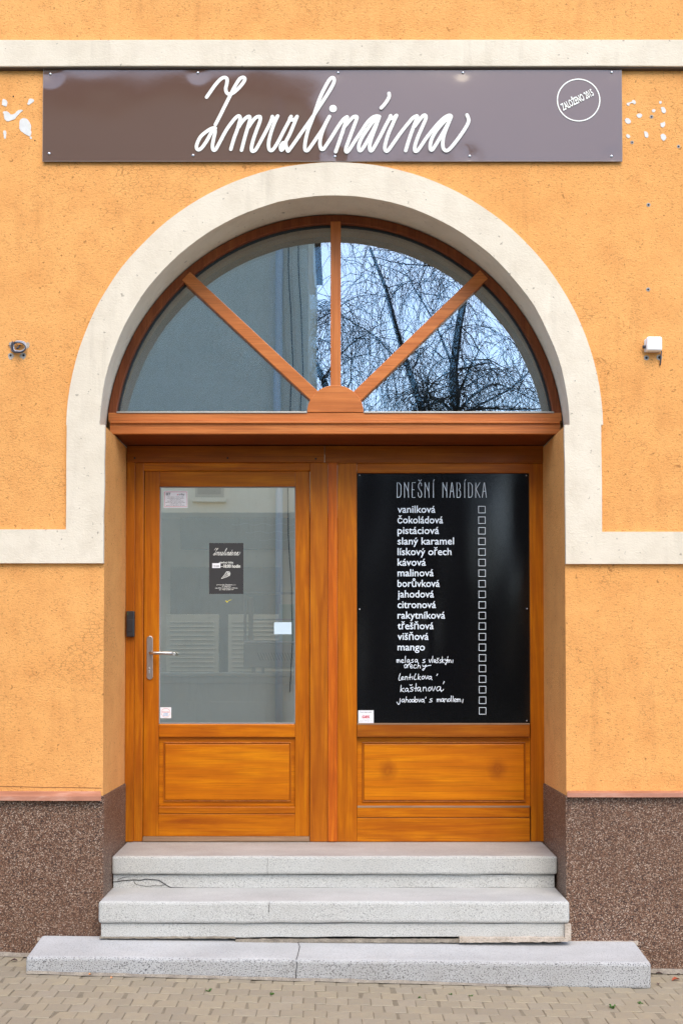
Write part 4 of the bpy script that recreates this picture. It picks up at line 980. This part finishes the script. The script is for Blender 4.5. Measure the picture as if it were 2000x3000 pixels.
# ------------------------------------------------------------------ fixings on the wall
JB = thing('junction_box', (P(1917, 1030, 0)[0], 0, P(1917, 1030, 0)[1]), 'white square plastic junction box on the orange wall right of the arch', 'junction box')
X0, Z0, X1, Z1 = rect(1894, 985, 1939, 1027, -.05)
box('box_cover', X0, -.052, Z0, X1, -.012, Z1, m_whitep, JB, .011, seg=4)
box('box_base', X0 - .002, -.013, Z0 + .003, X1 + .002, .0, Z1 - .003, m_whitep, JB, .006)
tube('cable_gland', [(X0 - .014, -.02, Z0 + .028), (X0 + .004, -.02, Z0 + .028)], .009, m_cable, JB)
tube('cable_end', [(X1 - .004, -.012, Z0 + .02), (X1 + .006, -.012, Z0 + .005), (X1 + .003, -.010, Z0 - .02), (X1 + .002, -.008, Z0 - .05), (X1 + .0, -.004, Z0 - .065)], .0035, m_cable, JB, 6)
CC = thing('cable_coil', (P(57, 1036, 0)[0], 0, P(57, 1036, 0)[1]), 'small coil of black cable hanging on the orange wall left of the arch', 'cable')
def loop(cx, cy, rx, ry, y_, ph, r, mat, wob_=1.5, turns=1.0, nm='cable_loop'):
    pts = []
    for i in range(int(36 * turns) + 1):
        a = ph + i * math.pi / 18; q = P(cx + (rx + wob_ * math.sin(3 * a + ph)) * math.cos(a), cy - (ry + wob_ * math.cos(2 * a)) * math.sin(a), y_)
        pts.append((q[0], y_ - .004 * math.sin(a + ph), q[1]))
    tube(nm, pts, r, mat, CC, 7)
loop(55, 1017, 21.5, 17, -.012, .3, .0034, m_cable, 1.0, 1.5); loop(57, 1016, 18, 14.5, -.018, 1.4, .0032, m_cable2, 1.2, 1.3); loop(54, 1018, 21, 16, -.024, 2.2, .0034, m_cable, 1.6, 1.0); loop(58, 1014, 19.5, 16, -.020, 4.2, .0030, m_cable2, .8, .7)
tube('cable_tail', [(*(lambda q: (q[0], -.012, q[1]))(P(x, y_, -.012)),) for x, y_ in ((38, 1000), (35, 1008), (36, 1018), (40, 1026), (47, 1034))], .0036, m_cable, CC, 6)
tube('cable_tail', [(*(lambda q: (q[0], -.006, q[1]))(P(x, y_, -.006)),) for x, y_ in ((24, 1013), (30, 1012), (36, 1013), (42, 1016))], .0016, m_cable, CC, 6)
tube('cable_tail', [(*(lambda q: (q[0], -.006 - .01 * i / 4, q[1]))(P(x, y_, -.01)),) for i, (x, y_) in enumerate(((60, 1011), (57, 1014), (54, 1019), (50, 1022)))], .0045, m_cable, CC, 6)

# ------------------------------------------------------------------ litter and weeds on the pavement
def weed(px, py, s, label):
    x, y_ = G(px, py); V, F = [], []
    rr = random.Random(px)
    for i in range(9):
        a = rr.uniform(0, 6.28); L = s * rr.uniform(.5, 1); h = s * rr.uniform(.2, .7); b = len(V); w_ = s * .14
        dx, dy = math.cos(a), math.sin(a)
        V += [(x - dy * w_ * .3, y_ + dx * w_ * .3, zg(x) - .004), (x + dy * w_ * .3, y_ - dx * w_ * .3, zg(x) - .004), (x + dx * L * .6 + dy * w_, y_ + dy * L * .6 - dx * w_, zg(x) + h), (x + dx * L, y_ + dy * L, zg(x) + h * .8), (x + dx * L * .6 - dy * w_, y_ + dy * L * .6 + dx * w_, zg(x) + h)]
        F += [(b, b + 1, b + 2, b + 3, b + 4)]
    o = mesh('weed', V, F, m_green, fix=False); tag(o, label, 'weed', 'weeds growing in the paving joints')
weed(612, 2905, .020, 'weed in the paving joint left of the step crack, below the second joint row')
weed(795, 2913, .016, 'tiny weed in the paving joint just left of the cracked bottom step')
weed(1228, 2924, .014, 'tiny weed in the paving joint right of the middle of the steps')
weed(1319, 2914, .013, 'thin moss tuft in the paving joint before the right part of the bottom step')
weed(1378, 2919, .013, 'thin moss tuft one paver right of another before the bottom step')
weed(1793, 2954, .028, 'largest green weed in the joints near the right end of the bottom step')
weed(1874, 2941, .018, 'small green weed in the joint right of the largest weed')
weed(270, 2857, .016, 'green sprig at the foot of the bottom step near its left end')
def leaf_litter(px, py, L, w_, rot, mat, label, curl=.4):
    x, y_ = G(px, py); z = zg(x) + .004; V, F = [], []
    for i in range(7):
        t = i / 6; wd = w_ * math.sin(math.pi * (.06 + .88 * t)) * (1 + .25 * (i % 2)); lx = (t - .5) * L
        for sgn in (-1, 0, 1):
            px_, py_ = lx, sgn * wd / 2; V.append((x + px_ * math.cos(rot) - py_ * math.sin(rot), y_ + px_ * math.sin(rot) + py_ * math.cos(rot), z + abs(sgn) * wd * curl + .004 * math.sin(t * 3)))
    for i in range(6):
        for j in range(2): a = 3 * i + j; F.append((a, a + 1, a + 4, a + 3))
    o = mesh('fallen_leaf', V, F, mat, fix=False); tag(o, label, 'leaf')
leaf_litter(1978, 2874, .045, .022, .4, m_leaf_r, 'dry reddish leaf on the paving at the far right')
leaf_litter(1929, 2855, .035, .012, -.2, m_leaf_b, 'dark curled leaf by the plinth right of the bottom step')
leaf_litter(1927, 2886, .022, .014, 1.2, m_leaf_b, 'small dark leaf beside the right end of the bottom step')
leaf_litter(1986, 2858, .020, .010, 2.0, m_leaf_b, 'small brown leaf by the plinth at the right edge')
leaf_litter(42, 2818, .036, .018, .1, m_leaf_b, 'flat dark grey leaf on the paving left of the bottom step')
leaf_litter(264, 2859, .014, .010, .5, m_leaf_o, 'small orange petal at the foot of the bottom step')
leaf_litter(328, 2868, .012, .010, 1.1, m_leaf_o, 'small orange petal on the paving one paver from the green sprig')

# ------------------------------------------------------------------ inside the shop
m_board2 = M('chalkboard', (.045, .05, .05), .7); m_dark = M('dark_interior_panel', (.05, .052, .052), .7); m_cab = M('cream_cabinet', (.66, .64, .55), .6); m_cham = M('steel_case', (.34, .33, .31), .45, .5, .4)
def ib(name, x0, y0, x1, y1, yf_, th, mat, par): X0, Z0, X1, Z1 = rect(x0, y0, x1, y1, yf_); return box(name, X0, yf_, Z0, X1, yf_ + th, Z1, mat, par, .004)
YW = 4.36
cbx = thing('chalkboard', (P(720, 1610, YW)[0], YW, P(720, 1610, YW)[1]), 'wide dark chalkboard on the shop back wall seen through the door glass', 'chalkboard')
ib('board_surface', 529, 1467, 990, 1610, YW, .03, m_board2, cbx)
for i in range(5):
    V = [[P(600 + i * 40 + j * 14, 1490 + i * 23 + 3 * math.sin(j * 1.7), YW - .002) for j in range(14)]]
    strokes('chalk_line', V, .006, YW - .002, M('chalk_faint', (.16, .17, .17), .9), cbx, 1e-6, 2)
cb2 = thing('dark_wall_unit', (P(660, 1800, YW - .1)[0], YW - .1, FZ), 'dark niche panel above cream louvred cabinet doors inside the shop', 'wall unit')
ib('back_panel', 500, 1662, 822, 1975, YW - .05, .04, m_dark, cb2)
for a, b in ((486, 641), (668, 905)):
    cd = ib('louvre_door', a, 1800, b, 2100, YW - .12, .03, m_cab, cb2)
    for j in range(12):
        ib('louvre', a + 12, 1822 + j * 13, b - 14, 1825 + j * 13, YW - .128, .01, M('louvre_shade', (.52, .50, .43), .7) if j == 0 else bpy.data.materials['louvre_shade'], cd)
YC = 2.2
ct = thing('serving_counter', (0, YC, FZ), 'cream panelled serving counter inside the shop behind the door glass', 'counter')
X0, Z0, X1, Z1 = rect(300, 2003, 1500, 2200, YC)
box('counter_front', -2.6, YC, FZ, 1.6, YC + .5, Z1, m_cab, ct, .004)
box('counter_shelf', -2.6, YC - .02, Z1 + .003, 1.6, YC + .52, P(980, 1983, YC)[1], m_cab, ct, .008)
box('counter_top', -2.6, YC - .05, P(980, 1983, YC)[1] + .003, 1.6, YC + .55, P(980, 1971, YC)[1], m_cab, ct, .006)
for a, b in ((440, 572), (618, 778), (826, 985)):
    ib('counter_panel', a, 2056, b, 2190, YC - .015, .02, m_cab, ct)
fc = thing('display_case', (P(790, 1970, YC + .1)[0], YC + .1, P(790, 1970, YC + .1)[1]), 'grey refrigerated display case with slanted vents standing on the shop counter', 'display case')
yk = YC + .06
base = ib('case_base', 714, 1886, 930, 1955, yk, .4, m_cham, fc)
ib('case_rim', 716, 1878, 930, 1885, yk - .01, .42, m_paper, fc)
for j in range(16):
    x0 = 762 + j * 8; q = [P(x, y_, yk - .003) for x, y_ in ((x0, 1935), (x0 + 3.5, 1935), (x0 - 6, 1912), (x0 - 9.5, 1912))]
    poly_slab('vent_slot', q, yk - .004, yk + .002, m_dark, base)
for a in (738, 765): ib('case_foot', a, 1955, a + 9, 1972, yk + .02, .05, m_cham, fc)
for a, b, c_, d_ in ((714, 1735, 722, 1878), (728, 1750, 742, 1878), (714, 1735, 930, 1741), (735, 1813, 930, 1817)):
    ib('case_frame', a, b, c_, d_, yk + .02, .03, m_cham, fc)
sc = thing('price_screen', (P(850, 1880, yk + .3)[0], yk + .3, P(850, 1880, yk + .3)[1]), 'pale green panel standing behind the display case inside the shop', 'panel')
ib('screen_panel', 817, 1770, 905, 1882, yk + .3, .03, M('pale_green', (.45, .60, .42), .6), sc)

# ------------------------------------------------------------------ across the street (what the glass and the gloss reflect)
OB = thing('opposite_house', (-8, -14, 0), 'tall plain grey beige house across the street mirrored in the fanlight and sign', 'building')
OX, OY, OH = -.52, -14.0, 11.9
box('house_wall', -17, OY - 9, -.4, OX, OY, OH, m_farwall, OB, 0)
box('house_roof', -17.4, OY - 9.4, OH + .003, OX + .15, OY + .25, OH + .2, m_soffit, OB, 0)
m_wf = M('window_frame_white', (.42, .41, .36), .5); m_wg = M('window_curtain_glass', (.22, .22, .20), .3)
for (x, z) in ((-2.4, 4.75), (-5.2, 4.1), (-8.2, 4.1), (-11.2, 4.1), (-8.2, 8.6), (-11.2, 8.6), (-14.2, 8.6), (-14.2, 4.1)):
    wfm = box('house_window', x - .27, OY, z, x + .27, OY + .04, z + .62, m_wf, OB, 0)
    box('window_pane', x - .22, OY + .041, z + .05, x + .22, OY + .05, z + .57, m_wg, wfm, 0)
    box('window_sill', x - .32, OY + .0, z - .10, x + .32, OY + .12, z - .02, m_farwall, wfm, 0)
m_pipe = M('zinc_pipe', (.66, .68, .70), .5, .5, .0)
tube('drain_pipe', [(-1.06, OY + .10, -.2), (-1.06, OY + .10, 4), (-1.06, OY + .10, 8), (-1.06, OY + .10, OH)], .07, m_pipe, OB, 10)
for a in (-.85, -.66):
    tube('facade_cable', [(a + .05 * math.sin(i * 1.3), OY + .05, 1 + i) for i in range(11)], .010, m_cable, OB, 5)

def tri_tube(V, F, pts, rs, n=3):
    b = len(V); prev = None
    for i, p in enumerate(pts):
        d = (pts[min(i + 1, len(pts) - 1)] - pts[max(i - 1, 0)])
        d = d.normalized() if d.length > 1e-6 else Vector((0, 0, 1))
        a = d.orthogonal().normalized() if prev is None else (prev - d * prev.dot(d)).normalized()
        prev = a; c_ = d.cross(a)
        for k_ in range(n):
            t_ = 2 * math.pi * k_ / n; V.append(p + (a * math.cos(t_) + c_ * math.sin(t_)) * rs[i])
        if i:
            for k_ in range(n): F.append((b + (i - 1) * n + k_, b + (i - 1) * n + (k_ + 1) % n, b + i * n + (k_ + 1) % n, b + i * n + k_))
m_bark = M('bark', (.055, .045, .038), .9); m_twig = M('twig_bark', (.050, .042, .036), .9)
def tree(x, y_, lean, h, r, seed, label, twigs=1500, ):
    rr = random.Random(seed)
    T = thing('bare_tree', (x, y_, -.3), label, 'tree', 'bare weeping trees across the street')
    Vt, Ft, Vw, Fw = [], [], [], []
    trunk = []; p = Vector((x, y_, -.3)); d = Vector((lean, 0, 1)).normalized(); nseg = 12
    for i in range(nseg + 1):
        trunk.append(p.copy()); d = (d + Vector((rr.uniform(-.16, .16), rr.uniform(-.12, .12), 0))).normalized(); p = p + d * h / nseg
    rs = [r * (1 - .80 * i / nseg) for i in range(nseg + 1)]
    tri_tube(Vt, Ft, trunk, rs, 8)
    limbs = []
    for i in range(20):
        j = rr.randint(3, nseg - 1); q = trunk[j].copy(); a = rr.uniform(0, 6.28); dd = Vector((math.cos(a), math.sin(a) * .8, rr.uniform(.4, 1.2))).normalized()
        L = rr.uniform(.22, .42) * h * (1.15 - j / nseg * .55); pts = [q]
        for s_ in range(8):
            dd = (dd + Vector((rr.uniform(-.3, .3), rr.uniform(-.3, .3), rr.uniform(-.28, .12)))).normalized(); q = q + dd * L / 8; pts.append(q.copy())
        r0 = rs[j] * rr.uniform(.22, .40); tri_tube(Vt, Ft, pts, [r0 * (1 - .82 * s_ / 8) for s_ in range(9)], 6); limbs.append(pts)
        for s2 in range(3):
            k0 = rr.randint(2, 7); q = pts[k0].copy(); dd = Vector((rr.uniform(-1, 1), rr.uniform(-1, 1), rr.uniform(0, .9))).normalized(); sub = [q]
            for s_ in range(7):
                dd = (dd + Vector((rr.uniform(-.35, .35), rr.uniform(-.35, .35), rr.uniform(-.30, .10)))).normalized(); q = q + dd * L * .5 / 7; sub.append(q.copy())
            tri_tube(Vt, Ft, sub, [r0 * .38 * (1 - .75 * s_ / 7) for s_ in range(8)], 5); limbs.append(sub)
    for i in range(twigs):
        pts0 = rr.choice(limbs); q = rr.choice(pts0[2:]).copy(); a = rr.uniform(0, 6.28); dd = Vector((math.cos(a), math.sin(a), rr.uniform(-.3, .7))).normalized()
        L = rr.uniform(.8, 3.2); pts = [q.copy()]
        for s_ in range(7):
            dd = (dd + Vector((rr.uniform(-.28, .28), rr.uniform(-.28, .28), -.42 + rr.uniform(-.15, .12)))).normalized(); q = q + dd * L / 7; pts.append(q.copy())
        r1 = rr.uniform(.005, .010); tri_tube(Vw, Fw, pts, [r1 * (1 - .07 * s_) for s_ in range(8)], 3)
        for s2 in range(1):
            k0 = rr.randint(1, 5); q = pts[k0].copy(); d2 = Vector((rr.uniform(-1, 1), rr.uniform(-1, 1), rr.uniform(-.8, .3))).normalized(); sub = [q.copy()]
            for s_ in range(4):
                d2 = (d2 + Vector((rr.uniform(-.2, .2), rr.uniform(-.2, .2), -.3))).normalized(); q = q + d2 * L * .4 / 4; sub.append(q.copy())
            tri_tube(Vw, Fw, sub, [.007, .007, .006, .006, .005], 3)
    mesh('trunk', Vt, Ft, m_bark, T, fix=False, smooth=True)
    mesh('twigs', Vw, Fw, m_twig, T, fix=False)['kind'] = 'stuff'
tree(2.4, -24, .10, 15, 0.26, 11, 'bare weeping tree across the street with a trunk leaning right, mirrored right of centre', 800)
tree(1.15, -27, -.02, 16, 0.20, 12, 'bare tree behind the leaning one, mirrored just right of the fanlight centre bar', 1000)
tree(-.6, -30, .02, 17, 0.18, 13, 'slim bare tree at the corner of the grey beige house', 900)
tree(5.2, -28, -.12, 15, 0.21, 14, 'bare tree leaning left, mirrored at the right end of the fanlight', 1000)
tree(3.9, -34, .04, 19, 0.22, 15, 'tall bare tree farthest back among the street trees', 600)
# far house with a red gable
RH = thing('gabled_house', (4.6, -52, -.4), 'distant brown house with a red tiled gable behind the bare trees', 'building')
m_hw = M('brown_render', (.13, .085, .065), .9); m_tile = M('red_roof_tile', (.28, .085, .05), .8)
box('house_wall', .6, -62, -.4, 9.6, -52, 10.6, m_hw, RH, 0)
mesh('gable_wall', [(.6, -52, 10.6), (9.6, -52, 10.6), (4.2, -52, 14.9), (.6, -62, 10.6), (9.6, -62, 10.6), (4.2, -62, 14.9)], [(0, 1, 2), (3, 5, 4), (0, 3, 4, 1)], m_tile, RH)
mesh('house_roof', [(.2, -51.6, 10.35), (4.2, -51.6, 15.1), (4.2, -62.3, 15.1), (.2, -62.3, 10.35), (10.1, -51.6, 10.35), (10.1, -62.3, 10.35)], [(0, 1, 2, 3), (1, 4, 5, 2)], m_tile, RH)
box('chimney', 3.0, -56, 12.5, 3.6, -55.2, 15.6, m_tile, RH, 0)
# clipped evergreen hedge below the trees
def hedge():
    rr = random.Random(5); V, F = [], []
    for i in range(26000):
        x = rr.uniform(-.3, 13); y_ = -22 - rr.random() ** 2 * 1.4; z = -.3 + rr.random() ** .8 * (4.4 + .5 * noise.noise(Vector((x * .8, 0, 3)))); s_ = rr.uniform(.05, .13)
        a, b = rr.uniform(0, 6.28), rr.uniform(-1, 1); u = Vector((math.cos(a), math.sin(a), b)).normalized() * s_; w_ = u.orthogonal().normalized() * s_ * .6; k_ = len(V); c_ = Vector((x, y_, z))
        V += [c_ - u, c_ + w_, c_ + u, c_ - w_]; F.append((k_, k_ + 1, k_ + 2, k_ + 3))
    m = M('hedge_leaves', rough=.7); n = N(m); n.col(n.ramp(n.noise(n.coord(), 2, 3), [(.3, (.022, .045, .014)), (.7, (.05, .085, .025))]))
    o = mesh('hedge', V, F, m, fix=False); tag(o, 'dense dark evergreen hedge across the street below the bare trees', 'hedge', kind='stuff')
hedge()
